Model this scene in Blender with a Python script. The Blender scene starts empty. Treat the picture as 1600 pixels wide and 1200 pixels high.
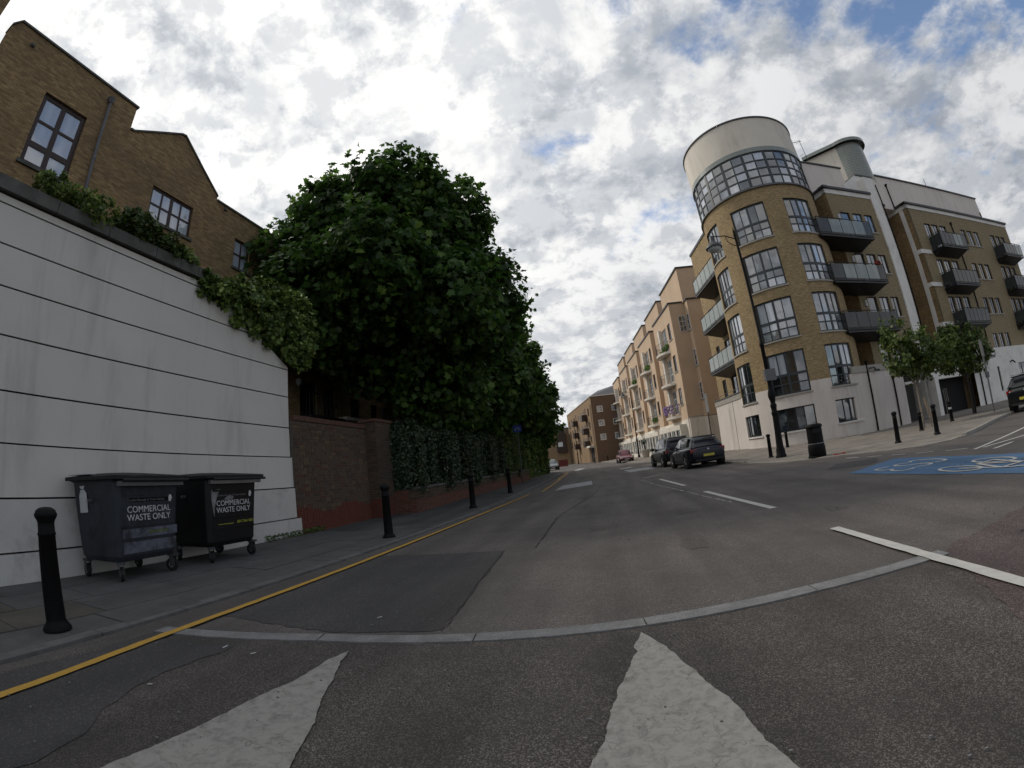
import bpy, math, random
import numpy as np
from mathutils import Vector, Matrix, noise as mnoise
random.seed(7); rng = np.random.default_rng(11)
SC = bpy.context.scene; COL = SC.collection
R = math.radians
# ------------------------------------------------------------------ camera
H = 1.15
cd = bpy.data.cameras.new('camera'); cam = bpy.data.objects.new('camera', cd); COL.objects.link(cam)
M = Matrix(((0.9696354586, 0.1426884252, 0.1986129168), (0.2195887596, -0.150505685, -0.9639132821), (-0.1076468952, 0.9782576614, -0.1772684232)))
cam.matrix_world = Matrix.Translation((0, 0, H)) @ M.to_4x4()
cd.type = 'PANO'; cd.sensor_fit = 'HORIZONTAL'; cd.sensor_width = 36; cd.sensor_height = 27
cd.clip_start = 0.05; cd.clip_end = 4000
cc = cd
cc.panorama_type = 'FISHEYE_LENS_POLYNOMIAL'; cc.fisheye_fov = R(180)
cc.fisheye_polynomial_k0 = 0.0
cc.fisheye_polynomial_k1 = -6.2163948914e-02
cc.fisheye_polynomial_k2 = -3.2413645e-06
cc.fisheye_polynomial_k3 = 1.915011e-05
cc.fisheye_polynomial_k4 = -2.9366093e-07
SC.camera = cam
# ------------------------------------------------------------------ light
SUN_AZ, SUN_EL = -62.0, 42.0
sd = Vector((math.sin(R(SUN_AZ))*math.cos(R(SUN_EL)), math.cos(R(SUN_AZ))*math.cos(R(SUN_EL)), math.sin(R(SUN_EL))))
ld = bpy.data.lights.new('sun', 'SUN'); ld.energy = 1.5; ld.angle = R(9); ld.color = (1, .93, .83)
so = bpy.data.objects.new('sun', ld); COL.objects.link(so); so.rotation_euler = sd.to_track_quat('Z', 'Y').to_euler(); so.location = (-30, 10, 40)
SC.view_settings.view_transform = 'Standard'; SC.view_settings.look = 'None'
SC.view_settings.exposure = 0.22; SC.view_settings.gamma = 1.0; SC.view_settings.use_curve_mapping = False
SC.cycles.max_bounces = 6; SC.cycles.transparent_max_bounces = 8; SC.cycles.use_denoising = True
SC.cycles.sample_clamp_indirect = 6
wd = bpy.data.worlds.new('World'); SC.world = wd; wd.use_nodes = True
def NT(t):
    nt = t.node_tree; nt.nodes.clear()
    def N(kind, **k):
        n = nt.nodes.new(kind)
        for a, b in k.items():
            if a.startswith('_'):
                n.inputs[int(a[1:]) if a[1:].isdigit() else a[1:].replace('_', ' ')].default_value = b
            else: setattr(n, a, b)
        return n
    def Lk(a, b, ia=0, ib=0): nt.links.new(a.outputs[ia], b.inputs[ib])
    return nt, N, Lk
def ramp(N, stops, interp='LINEAR'):
    r = N('ShaderNodeValToRGB'); e = r.color_ramp.elements; r.color_ramp.interpolation = interp
    while len(e) < len(stops): e.new(.5)
    for x, (p, c) in zip(e, stops): x.position = p; x.color = (c[0], c[1], c[2], 1) if hasattr(c, '__len__') else (c, c, c, 1)
    return r
def world():
    nt, N, L = NT(wd)
    sky = N('ShaderNodeTexSky', sky_type='NISHITA', sun_disc=False, sun_elevation=R(SUN_EL), sun_rotation=R(SUN_AZ), air_density=1.0, dust_density=1.2, ozone_density=2.0)
    bg = N('ShaderNodeBackground', _1=.14); L(sky, bg)
    tc = N('ShaderNodeTexCoord'); sep = N('ShaderNodeSeparateXYZ'); L(tc, sep)
    zc = N('ShaderNodeMath', operation='MAXIMUM', _1=0.0); L(sep, zc, 2)
    za = N('ShaderNodeMath', operation='ADD', _1=.38); L(zc, za)
    dx = N('ShaderNodeMath', operation='DIVIDE'); L(sep, dx, 0); L(za, dx, 0, 1)
    dy = N('ShaderNodeMath', operation='DIVIDE'); L(sep, dy, 1); L(za, dy, 0, 1)
    cb = N('ShaderNodeCombineXYZ', _2=3.7); L(dx, cb); L(dy, cb, 0, 1)
    n1 = N('ShaderNodeTexNoise', _Scale=4.6, _Detail=10.0, _Roughness=.62, _Distortion=.12); L(cb, n1)
    n2 = N('ShaderNodeTexNoise', _Scale=1.1, _Detail=3.0, _Roughness=.5); L(cb, n2)
    n3 = N('ShaderNodeTexNoise', _Scale=8.5, _Detail=9.0, _Roughness=.64, _Distortion=.15); L(cb, n3)
    c2 = N('ShaderNodeCombineXYZ', _2=9.1); L(dx, c2); L(dy, c2, 0, 1)
    n4 = N('ShaderNodeTexNoise', _Scale=4.6, _Detail=9.0, _Roughness=.6, _Distortion=.2); L(c2, n4)
    # coverage: broad fields broken into small clouds
    a = N('ShaderNodeMath', operation='MULTIPLY', _1=.50); L(n2, a)
    b = N('ShaderNodeMath', operation='MULTIPLY_ADD', _1=.62); L(n1, b); L(a, b, 0, 2)
    dt = N('ShaderNodeVectorMath', operation='DOT_PRODUCT'); dt.inputs[1].default_value = sd; L(tc, dt)
    cv = N('ShaderNodeMath', operation='MULTIPLY_ADD', _1=.10); L(dt, cv, 1); L(b, cv, 0, 2)
    lowc = N('ShaderNodeMapRange', _1=.62, _2=.25, _3=0.0, _4=.14); L(sep, lowc, 2)
    cv2 = N('ShaderNodeMath', operation='ADD'); L(cv, cv2); L(lowc, cv2, 0, 1)
    mask = N('ShaderNodeMapRange', interpolation_type='SMOOTHSTEP', _1=.495, _2=.60); L(cv2, mask)
    # brightness: bright round the hidden sun, duller away from it; thick cores greyer than edges
    sunb = N('ShaderNodeMapRange', interpolation_type='SMOOTHSTEP', _1=.0, _2=1.0, _3=.0, _4=1.0); L(dt, sunb, 1)
    sp = N('ShaderNodeMath', operation='POWER', _1=1.6); L(sunb, sp)
    th = N('ShaderNodeMapRange', interpolation_type='SMOOTHSTEP', _1=.45, _2=.60, _3=1.06, _4=.78); L(n3, th)
    t2 = N('ShaderNodeMapRange', interpolation_type='SMOOTHSTEP', _1=.45, _2=.61, _3=1.07, _4=.76); L(n4, t2)
    m1 = N('ShaderNodeMath', operation='MULTIPLY'); L(th, m1); L(t2, m1, 0, 1)
    br = N('ShaderNodeMapRange', _3=.58, _4=.88); L(sp, br)
    m2 = N('ShaderNodeMath', operation='MULTIPLY'); L(m1, m2); L(br, m2, 0, 1)
    ccol = N('ShaderNodeMix', data_type='RGBA'); ccol.inputs[6].default_value = (.97, .98, 1.0, 1); ccol.inputs[7].default_value = (1.0, .99, .965, 1); L(sp, ccol, 0, 0)
    gs_ = N('ShaderNodeMapRange', _1=.55, _2=1.05, _3=1., _4=0.); L(m1, gs_)
    c3 = N('ShaderNodeMix', data_type='RGBA', blend_type='MULTIPLY'); L(gs_, c3, 0, 0); nt.links.new(ccol.outputs[2], c3.inputs[6]); c3.inputs[7].default_value = (.86, .93, 1.04, 1)
    bg2 = N('ShaderNodeBackground'); nt.links.new(c3.outputs[2], bg2.inputs[0]); L(m2, bg2, 0, 1)
    mx = N('ShaderNodeMixShader'); L(mask, mx); L(bg, mx, 0, 1); L(bg2, mx, 0, 2)
    out = N('ShaderNodeOutputWorld'); L(mx, out)
world()
# ------------------------------------------------------------------ materials
def mat(name, col, rough=.8, metal=0., noise=0., nscale=4., bump=0., bscale=40., spec=.5, dirt=None, dscale=1.2, dlo=.45, dhi=.75, coat=0., coord='Object', speck=None, ior=1.45, streak=False):
    m = bpy.data.materials.new(name); m.use_nodes = True; nt, N, L = NT(m)
    p = N('ShaderNodeBsdfPrincipled', _Roughness=rough, _Metallic=metal); p.inputs['Specular IOR Level'].default_value = spec; p.inputs['Coat Weight'].default_value = coat; p.inputs['IOR'].default_value = ior
    out = N('ShaderNodeOutputMaterial'); L(p, out)
    tc = N('ShaderNodeTexCoord'); C = tc.outputs[coord]
    last = None
    c = (*col, 1)
    p.inputs[0].default_value = c
    if noise:
        n = N('ShaderNodeTexNoise', _Scale=nscale, _Detail=6., _Roughness=.65); nt.links.new(C, n.inputs[0])
        r = ramp(N, [(.3, [x*(1-noise) for x in col]), (.7, [min(1, x*(1+noise)) for x in col])]); L(n, r); last = r.outputs[0]
    if speck:
        v = N('ShaderNodeTexVoronoi', _Scale=speck[0]); nt.links.new(C, v.inputs[0])
        wn = N('ShaderNodeTexWhiteNoise'); L(v, wn, 2, 0) if False else nt.links.new(v.outputs['Position'], wn.inputs[0])
        r = ramp(N, [(0, .0), (speck[1], .0), (speck[1]+.02, 1.0)]); L(wn, r)
        mx = N('ShaderNodeMix', data_type='RGBA'); nt.links.new(r.outputs[0], mx.inputs[0]); mx.inputs[6].default_value = c
        if last: nt.links.new(last, mx.inputs[6])
        mx.inputs[7].default_value = (*speck[2], 1); last = mx.outputs[2]
    if dirt:
        n = N('ShaderNodeTexNoise', _Scale=dscale, _Detail=8., _Roughness=.7, _Distortion=.4); nt.links.new(C, n.inputs[0])
        if streak: mp_ = N('ShaderNodeMapping'); mp_.inputs['Scale'].default_value = (2.2, 2.2, .28); nt.links.new(C, mp_.inputs[0]); nt.links.new(mp_.outputs[0], n.inputs[0])
        r = ramp(N, [(dlo, 0.), (dhi, 1.)]); L(n, r)
        mx = N('ShaderNodeMix', data_type='RGBA'); nt.links.new(r.outputs[0], mx.inputs[0]); mx.inputs[6].default_value = c
        if last: nt.links.new(last, mx.inputs[6])
        mx.inputs[7].default_value = (*dirt, 1); last = mx.outputs[2]
    if last: nt.links.new(last, p.inputs[0])
    if bump:
        n = N('ShaderNodeTexNoise', _Scale=bscale, _Detail=5., _Roughness=.6); nt.links.new(C, n.inputs[0])
        b = N('ShaderNodeBump', _Strength=min(1, bump), _Distance=.01*max(1, bump)); L(n, b, 0, 2) if False else nt.links.new(n.outputs[0], b.inputs['Height'])
        nt.links.new(b.outputs[0], p.inputs['Normal'])
    return m
def brick_mat(name, c1, c2, mortar, stain, bw=.225, rh=.075, bias=0., dl=.5, dh=.8, bump=.6, ms=.011, var=(.78, 1.18)):
    m = bpy.data.materials.new(name); m.use_nodes = True; nt, N, L = NT(m)
    p = N('ShaderNodeBsdfPrincipled', _Roughness=.9); p.inputs['Specular IOR Level'].default_value = .2
    out = N('ShaderNodeOutputMaterial'); L(p, out); tc = N('ShaderNodeTexCoord')
    b = N('ShaderNodeTexBrick', offset=.5, _Scale=1.0); b.inputs['Brick Width'].default_value = bw; b.inputs['Row Height'].default_value = rh
    b.inputs['Mortar Size'].default_value = ms; b.inputs['Mortar Smooth'].default_value = .3; b.inputs['Bias'].default_value = bias
    b.inputs['Color1'].default_value = (*c1, 1); b.inputs['Color2'].default_value = (*c2, 1); b.inputs['Mortar'].default_value = (*mortar, 1)
    nt.links.new(tc.outputs['UV'], b.inputs[0])
    # every brick its own shade (noise stretched to brick size)
    mp = N('ShaderNodeMapping'); mp.inputs['Scale'].default_value = (1/bw, 1/rh, 1); nt.links.new(tc.outputs['UV'], mp.inputs[0])
    n = N('ShaderNodeTexNoise', _Scale=.9, _Detail=2.); L(mp, n)
    r = ramp(N, [(.3, var[0]), (.7, var[1])]); L(n, r)
    mu = N('ShaderNodeMix', data_type='RGBA', blend_type='MULTIPLY', _0=1.0); nt.links.new(b.outputs[0], mu.inputs[6]); nt.links.new(r.outputs[0], mu.inputs[7])
    n2 = N('ShaderNodeTexNoise', _Scale=.45, _Detail=7., _Roughness=.65); nt.links.new(tc.outputs['UV'], n2.inputs[0])
    r2 = ramp(N, [(dl, 0.), (dh, .8)]); L(n2, r2)
    mx = N('ShaderNodeMix', data_type='RGBA'); nt.links.new(r2.outputs[0], mx.inputs[0]); nt.links.new(mu.outputs[2], mx.inputs[6]); mx.inputs[7].default_value = (*stain, 1)
    nt.links.new(mx.outputs[2], p.inputs[0])
    bp = N('ShaderNodeBump', invert=True, _Strength=bump, _Distance=.012); nt.links.new(b.outputs[1], bp.inputs['Height']); nt.links.new(bp.outputs[0], p.inputs['Normal'])
    return m
def glass_mat(name, dark, light, folds=14., mixlo=.4, mixhi=.6, rough=.04, spec=1.0, ior=1.9):
    """opaque pane: dim room tone, pale folds for net curtain and painted sky reflection"""
    m = bpy.data.materials.new(name); m.use_nodes = True; nt, N, L = NT(m)
    p = N('ShaderNodeBsdfPrincipled', _Roughness=rough); p.inputs['Specular IOR Level'].default_value = spec; p.inputs['IOR'].default_value = ior
    out = N('ShaderNodeOutputMaterial'); L(p, out); tc = N('ShaderNodeTexCoord')
    wv = N('ShaderNodeTexWave', _Scale=folds/6.28, _Distortion=3., _Detail=2.); wv.inputs['Detail Scale'].default_value = .6; nt.links.new(tc.outputs['UV'], wv.inputs[0])
    rr = ramp(N, [(.1, [x*.8 for x in light]), (.9, light)]); nt.links.new(wv.outputs[1], rr.inputs[0])
    oi = N('ShaderNodeObjectInfo'); n = N('ShaderNodeTexNoise', noise_dimensions='4D', _Scale=.9, _Detail=3.); nt.links.new(tc.outputs['UV'], n.inputs[0])
    md = N('ShaderNodeMath', operation='MULTIPLY', _1=37.); nt.links.new(oi.outputs['Random'], md.inputs[0]); nt.links.new(md.outputs[0], n.inputs['W'])
    r2 = ramp(N, [(mixlo, 0.), (mixhi, 1.)]); L(n, r2)
    mx = N('ShaderNodeMix', data_type='RGBA'); nt.links.new(r2.outputs[0], mx.inputs[0]); mx.inputs[6].default_value = (*dark, 1); nt.links.new(rr.outputs[0], mx.inputs[7])
    nt.links.new(mx.outputs[2], p.inputs[0])
    nb = N('ShaderNodeTexNoise', _Scale=1.6, _Detail=1.); nt.links.new(tc.outputs['UV'], nb.inputs[0]); b = N('ShaderNodeBump', _Strength=.12, _Distance=.02); nt.links.new(nb.outputs[0], b.inputs['Height']); nt.links.new(b.outputs[0], p.inputs['Normal'])
    return m
def leaf_mat(name, dark, mid, light, trans=.25):
    m = bpy.data.materials.new(name); m.use_nodes = True; nt, N, L = NT(m)
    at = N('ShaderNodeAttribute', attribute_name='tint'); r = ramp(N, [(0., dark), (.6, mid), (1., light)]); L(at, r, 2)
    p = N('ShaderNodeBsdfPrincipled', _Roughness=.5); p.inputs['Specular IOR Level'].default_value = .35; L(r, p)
    t = N('ShaderNodeBsdfTranslucent'); L(r, t); mx = N('ShaderNodeMixShader', _0=trans); L(p, mx, 0, 1); L(t, mx, 0, 2)
    out = N('ShaderNodeOutputMaterial'); L(mx, out); return m
def asphalt(name, base, stone, dark, scale=85., stones=.62, bump=.8, dlo=.42, dhi=.62, tint=None):
    m = bpy.data.materials.new(name); m.use_nodes = True; nt, N, L = NT(m)
    p = N('ShaderNodeBsdfPrincipled', _Roughness=.85); p.inputs['Specular IOR Level'].default_value = .3
    out = N('ShaderNodeOutputMaterial'); L(p, out); tc = N('ShaderNodeTexCoord'); C = tc.outputs['Object']
    v = N('ShaderNodeTexVoronoi', _Scale=scale, _Randomness=1.); nt.links.new(C, v.inputs[0])
    wn = N('ShaderNodeTexWhiteNoise'); nt.links.new(v.outputs['Position'], wn.inputs[0])
    r = ramp(N, [(0., base), (stones, base), (1., stone)]); L(wn, r)
    big = N('ShaderNodeTexNoise', _Scale=.7, _Detail=9., _Roughness=.7); nt.links.new(C, big.inputs[0])
    r2 = ramp(N, [(dlo, 0.), (dhi, .75)]); L(big, r2)
    mx = N('ShaderNodeMix', data_type='RGBA'); nt.links.new(r2.outputs[0], mx.inputs[0]); L(r, mx, 0, 6); mx.inputs[7].default_value = (*dark, 1)
    # long faint wheel tracks and repairs
    mp = N('ShaderNodeMapping'); mp.inputs['Scale'].default_value = (1.4, .12, 1); nt.links.new(C, mp.inputs[0])
    tr = N('ShaderNodeTexNoise', _Scale=1.3, _Detail=5.); L(mp, tr); r3 = ramp(N, [(.35, .78), (.65, 1.16)]); L(tr, r3)
    mu = N('ShaderNodeMix', data_type='RGBA', blend_type='MULTIPLY', _0=1.); nt.links.new(mx.outputs[2], mu.inputs[6]); nt.links.new(r3.outputs[0], mu.inputs[7])
    nt.links.new(mu.outputs[2], p.inputs[0])
    b = N('ShaderNodeBump', _Strength=bump, _Distance=.004, invert=True); nt.links.new(v.outputs[0], b.inputs['Height']); nt.links.new(b.outputs[0], p.inputs['Normal'])
    return m
def paint_mat(name, col, worn, scale=3.5, lo=.42, hi=.6, crack=True):
    m = bpy.data.materials.new(name); m.use_nodes = True; nt, N, L = NT(m)
    p = N('ShaderNodeBsdfPrincipled', _Roughness=.75); p.inputs['Specular IOR Level'].default_value = .3
    out = N('ShaderNodeOutputMaterial'); L(p, out); tc = N('ShaderNodeTexCoord'); C = tc.outputs['Object']
    n = N('ShaderNodeTexNoise', _Scale=scale, _Detail=12., _Roughness=.8, _Distortion=.6); nt.links.new(C, n.inputs[0])
    r = ramp(N, [(lo, 0.), (hi, .5), (.72, 1.)]); L(n, r)
    mx = N('ShaderNodeMix', data_type='RGBA'); nt.links.new(r.outputs[0], mx.inputs[0]); mx.inputs[6].default_value = (*col, 1); mx.inputs[7].default_value = (*worn, 1)
    lastc = mx.outputs[2]
    if crack:
        nd = N('ShaderNodeTexNoise', _Scale=6., _Detail=4.); nt.links.new(C, nd.inputs[0])
        ad = N('ShaderNodeMixRGB', blend_type='ADD', _0=.5); nt.links.new(C, ad.inputs[1]); nt.links.new(nd.outputs[1], ad.inputs[2])
        v = N('ShaderNodeTexVoronoi', feature='DISTANCE_TO_EDGE', _Scale=1.5); L(ad, v)
        r4 = ramp(N, [(0., .6), (.008, 1.)]); L(v, r4)
        mu = N('ShaderNodeMix', data_type='RGBA', blend_type='MULTIPLY', _0=1.); nt.links.new(lastc, mu.inputs[6]); nt.links.new(r4.outputs[0], mu.inputs[7]); lastc = mu.outputs[2]
    nt.links.new(lastc, p.inputs[0])
    nb = N('ShaderNodeTexNoise', _Scale=70., _Detail=4.); nt.links.new(C, nb.inputs[0]); b = N('ShaderNodeBump', _Strength=.5, _Distance=.003); nt.links.new(nb.outputs[0], b.inputs['Height']); nt.links.new(b.outputs[0], p.inputs['Normal'])
    return m
STOCK = brick_mat('stock_brick', (.395, .292, .158), (.30, .215, .112), (.235, .185, .12), (.16, .115, .065), dl=.5, dh=.85)
STOCKB = brick_mat('brown_stock_brick', (.36, .245, .115), (.21, .135, .062), (.23, .175, .11), (.12, .09, .055), dl=.45, dh=.8)
STOCKD = brick_mat('dark_pier_brick', (.10, .066, .040), (.06, .045, .034), (.10, .085, .065), (.045, .036, .03), dl=.4, dh=.7)  # darker brick tone for the pier and low wall
OLIVE = brick_mat('olive_brick', (.31, .245, .145), (.265, .21, .122), (.23, .195, .135), (.17, .14, .10), dl=.5, dh=.9)
FARB = brick_mat('far_brown_brick', (.17, .11, .07), (.145, .09, .058), (.155, .11, .08), (.14, .085, .055))
FARY = brick_mat('far_yellow_brick', (.28, .195, .115), (.25, .17, .10), (.3, .22, .14), (.22, .16, .1))
LOWB = brick_mat('low_wall_brick', (.15, .055, .035), (.11, .045, .032), (.13, .09, .07), (.07, .05, .04), dl=.45, dh=.75)
WHITE = mat('white_render', (.70, .68, .64), .85, noise=.06, nscale=1.5, dirt=(.40, .39, .36), dscale=.9, dlo=.5, dhi=.85, bump=.2, bscale=60)
WALLW = mat('wall_panel_render', (.59, .57, .52), .85, noise=.04, nscale=.8, dirt=(.40, .39, .36), dscale=1.1, dlo=.52, dhi=.82, bump=.25, bscale=50, streak=True)
WALLD = mat('stained_base_render', (.53, .515, .48), .9, noise=.07, nscale=2, dirt=(.30, .295, .27), dscale=1.6, dlo=.52, dhi=.78, bump=.3, bscale=40)
CREAM = mat('cream_render', (.66, .61, .53), .85, noise=.05, nscale=.8, dirt=(.42, .37, .30), dscale=.5, dlo=.5, dhi=.85, bump=.15, streak=True)
PINKW = mat('blush_render', (.64, .585, .535), .85, noise=.06, nscale=.5, dirt=(.44, .385, .34), dscale=.7, dlo=.5, dhi=.85, bump=.15, streak=True)
PEACH = mat('peach_render', (.52, .385, .265), .88, noise=.07, nscale=.6, dirt=(.42, .30, .20), dscale=.5, dlo=.5, dhi=.85, bump=.15, streak=True)
STONE = mat('coping_stone', (.10, .10, .09), .9, noise=.25, nscale=3, dirt=(.05, .055, .045), dscale=2, bump=.4)
SILL = mat('sill_stone', (.34, .32, .28), .85, noise=.12, nscale=5, bump=.2)
DARKM = mat('black_steel', (.012, .013, .014), .45, noise=.2, nscale=8)
GREYM = mat('grey_steel', (.045, .05, .052), .5, noise=.1)
LEAD = mat('lead_grey', (.12, .12, .125), .6, noise=.15, nscale=3)
COPING = mat('roof_edge_metal', (.035, .035, .038), .5)
BLACKP = mat('black_gloss_paint', (.006, .006, .0065), .6, noise=.3, nscale=9, bump=.15, bscale=50, spec=.15)
WFRAME = mat('window_frame_dark', (.020, .022, .026), .4)
SLATEF = mat('slate_window_frame', (.034, .042, .047), .45)
WFRAMEB = mat('window_frame_brown', (.035, .018, .014), .5)
WFRAMEW = mat('window_frame_white', (.55, .54, .52), .5)
GCURT = glass_mat('pane_curtain_sky', (.04, .05, .06), (.31, .335, .36), 16., .30, .52)  # pale panes carry both curtain and reflected sky in their colour
GMID = glass_mat('pane_half_curtain_sky', (.02, .026, .034), (.22, .245, .27), 12., .48, .6)
GDARK = glass_mat('pane_dim_room', (.012, .014, .017), (.07, .08, .08), 8., .5, .7)
GBRIGHT = glass_mat('pane_pale_sky', (.40, .44, .50), (.50, .54, .60), 6., .35, .65)
BALG = glass_mat('balcony_glass', (.19, .225, .215), (.30, .33, .315), 3., .4, .7, rough=.12, spec=.5, ior=1.5)  # paler panels: reflected sky put into the base colour
BALGD = glass_mat('balcony_glass_dark', (.03, .034, .036), (.05, .055, .06), 3., .4, .7, rough=.15, spec=.5, ior=1.45)
GBLOCK = mat('glass_block', (.21, .235, .215), .25, noise=.12, nscale=6, spec=.7)
ROAD = asphalt('road_asphalt', (.088, .078, .071), (.18, .16, .146), (.074, .066, .061), 120., .6)
ROADN = asphalt('coarse_asphalt', (.056, .049, .044), (.20, .178, .158), (.046, .041, .038), 165., .55, bump=1.)
PATCH = asphalt('dark_asphalt_patch', (.054, .051, .049), (.115, .11, .105), (.040, .039, .039), 110., .7, dlo=.4, dhi=.7)
PATCHD = mat('crack_filler', (.020, .019, .018), .9)
OILST = asphalt('stained_asphalt', (.074, .066, .060), (.15, .135, .122), (.064, .057, .053), 120., .6)
REDA = asphalt('reddish_asphalt', (.066, .051, .048), (.19, .14, .135), (.05, .039, .038), 125., .5, bump=1.)
FOOTA = asphalt('footway_asphalt', (.066, .065, .063), (.11, .108, .105), (.052, .051, .050), 120., .7)
BLUEA = asphalt('blue_surfacing', (.07, .135, .225), (.10, .175, .28), (.055, .108, .185), 95., .75)
PAVE = brick_mat('paving_flags', (.235, .21, .18), (.20, .178, .152), (.10, .09, .078), (.145, .128, .11), bw=.6, rh=.6, bump=.4, ms=.012, dl=.4, dh=.75)
SLAB = mat('concrete_slab', (.085, .084, .082), .9, noise=.2, nscale=2.5, dirt=(.055, .054, .053), dscale=1.7, bump=.5, bscale=70)
SLABT = mat('buff_slab', (.082, .074, .062), .9, noise=.2, nscale=2.5, dirt=(.05, .045, .038), dscale=1.7, bump=.5, bscale=70)
KERB = mat('granite_kerb', (.115, .115, .112), .85, noise=.2, nscale=6, dirt=(.05, .05, .05), dscale=2.5, bump=.5, bscale=80)
KERBL = mat('pale_kerb', (.27, .255, .225), .85, noise=.15, nscale=5, dirt=(.16, .15, .13), dscale=2.5, bump=.3, bscale=80)
GRAN = mat('granite_strip', (.175, .175, .172), .85, noise=.2, nscale=7, dirt=(.11, .11, .108), dscale=4, bump=.5, bscale=90, speck=(160, .9, (.27, .27, .26)))
MARKW = paint_mat('worn_white_paint', (.29, .275, .25), (.10, .093, .085), 14., .46, .60)
MARKL = paint_mat('white_line_paint', (.46, .445, .41), (.26, .25, .23), 5., .46, .66, crack=False)
MARKG = paint_mat('grey_worn_marking', (.30, .30, .30), (.16, .16, .16), 5., .42, .6, crack=False)
YELL = paint_mat('yellow_line_paint', (.46, .27, .045), (.25, .15, .045), 7., .45, .7, crack=False)
EARTH = mat('far_ground', (.09, .085, .08), .95)
BARK = mat('bark', (.045, .036, .028), .9, noise=.3, nscale=6, bump=.6, bscale=20)
PALEBARK = mat('pale_bark', (.20, .175, .14), .9, noise=.2, nscale=6, bump=.4, bscale=20)
LEAFT = leaf_mat('plane_leaves', (.026, .058, .010), (.08, .165, .028), (.24, .34, .07), .48)
LEAFS = leaf_mat('street_tree_leaves', (.04, .068, .014), (.11, .16, .034), (.28, .31, .08), .4)
LEAFI = leaf_mat('variegated_ivy', (.05, .09, .02), (.19, .28, .06), (.58, .68, .20), .3)
LEAFH = leaf_mat('hedge_leaves', (.018, .032, .013), (.036, .06, .027), (.10, .14, .08), .2)
LEAFG = leaf_mat('green_hedge_leaves', (.03, .055, .010), (.07, .12, .022), (.14, .20, .04), .3)
LEAFW = leaf_mat('wall_plant_leaves', (.06, .10, .022), (.19, .27, .06), (.45, .50, .16), .4)
BINB = mat('bin_steel_blue', (.034, .040, .052), .55, metal=.2, noise=.35, nscale=3, dirt=(.018, .019, .022), dscale=3, dlo=.45, dhi=.65, bump=.3, bscale=12)
BINF = mat('bin_scuffed_panel', (.13, .14, .175), .6, noise=.35, nscale=4, dirt=(.03, .033, .042), dscale=3.5, dlo=.42, dhi=.62, bump=.3, bscale=14)
BINK = mat('bin_black', (.008, .008, .009), .42, noise=.3, nscale=4, bump=.2, bscale=14)
LID = mat('bin_lid_plastic', (.008, .009, .010), .65, noise=.3, nscale=5, bump=.4, bscale=9)
WORNP = mat('peeled_metal', (.20, .20, .20), .6, noise=.5, nscale=9)
RUBBER = mat('tyre_rubber', (.012, .012, .012), .8)
CHROME = mat('worn_steel', (.30, .30, .31), .35, metal=.8, noise=.2)
LETW = mat('white_lettering', (.55, .55, .55), .6, noise=.25, nscale=14)
LETY = mat('yellow_lettering', (.42, .42, .06), .6, noise=.3, nscale=14)
LETG = mat('grey_lettering', (.16, .16, .16), .6)
STICK = mat('white_sticker', (.48, .50, .50), .6, noise=.15, nscale=12)
CARK = mat('black_car_paint', (.004, .005, .007), .3, coat=.15, spec=.45)
CARN = mat('navy_car_paint', (.005, .008, .016), .3, coat=.15, spec=.45)
CARR = mat('red_car_paint', (.13, .012, .018), .3, coat=.7)
CARS = mat('silver_car_paint', (.13, .145, .145), .3, metal=.3, coat=.6)
CARG = mat('car_glass', (.008, .011, .012), .06, spec=.6, ior=1.5)
TAIL = mat('tail_light', (.30, .008, .012), .2, coat=.5)
HEAD = mat('head_light', (.6, .6, .58), .1, coat=.5)
PLATEY = mat('yellow_plate', (.42, .36, .05), .5)
PLATEW = mat('white_plate', (.5, .5, .5), .5)
SIGNB = mat('blue_sign', (.02, .05, .22), .4)
REDP = mat('red_plastic', (.30, .03, .02), .5)
REDD = mat('dull_red_steel', (.11, .018, .014), .7)
TERRA = mat('cream_pot', (.42, .38, .32), .8)
MAUVE = mat('mauve_flowers', (.25, .16, .36), .8, noise=.4, nscale=12)
WOOD = mat('timber_stake', (.32, .25, .17), .8)
SLATE = mat('slate_roof', (.10, .10, .11), .8, noise=.15, nscale=2)
DARKV = mat('dark_fill', (.010, .010, .011), .9)  # near-black fill, paints the shade of openings and interiors
BRICKS = [mat('old_brick_%s' % n, c, .92, noise=.25, nscale=25, bump=.5, bscale=70) for n, c in
          (('brown', (.095, .066, .043)), ('dark', (.068, .050, .036)), ('grey', (.084, .066, .050)), ('buff', (.125, .086, .05)), ('red', (.095, .048, .032)), ('painted', (.12, .037, .023)))]
MORTAR = mat('mortar', (.105, .09, .072), .95, noise=.2, nscale=12, bump=.4)
MORTARR = mat('painted_mortar', (.10, .034, .022), .95, noise=.2, nscale=12, bump=.4)
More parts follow.
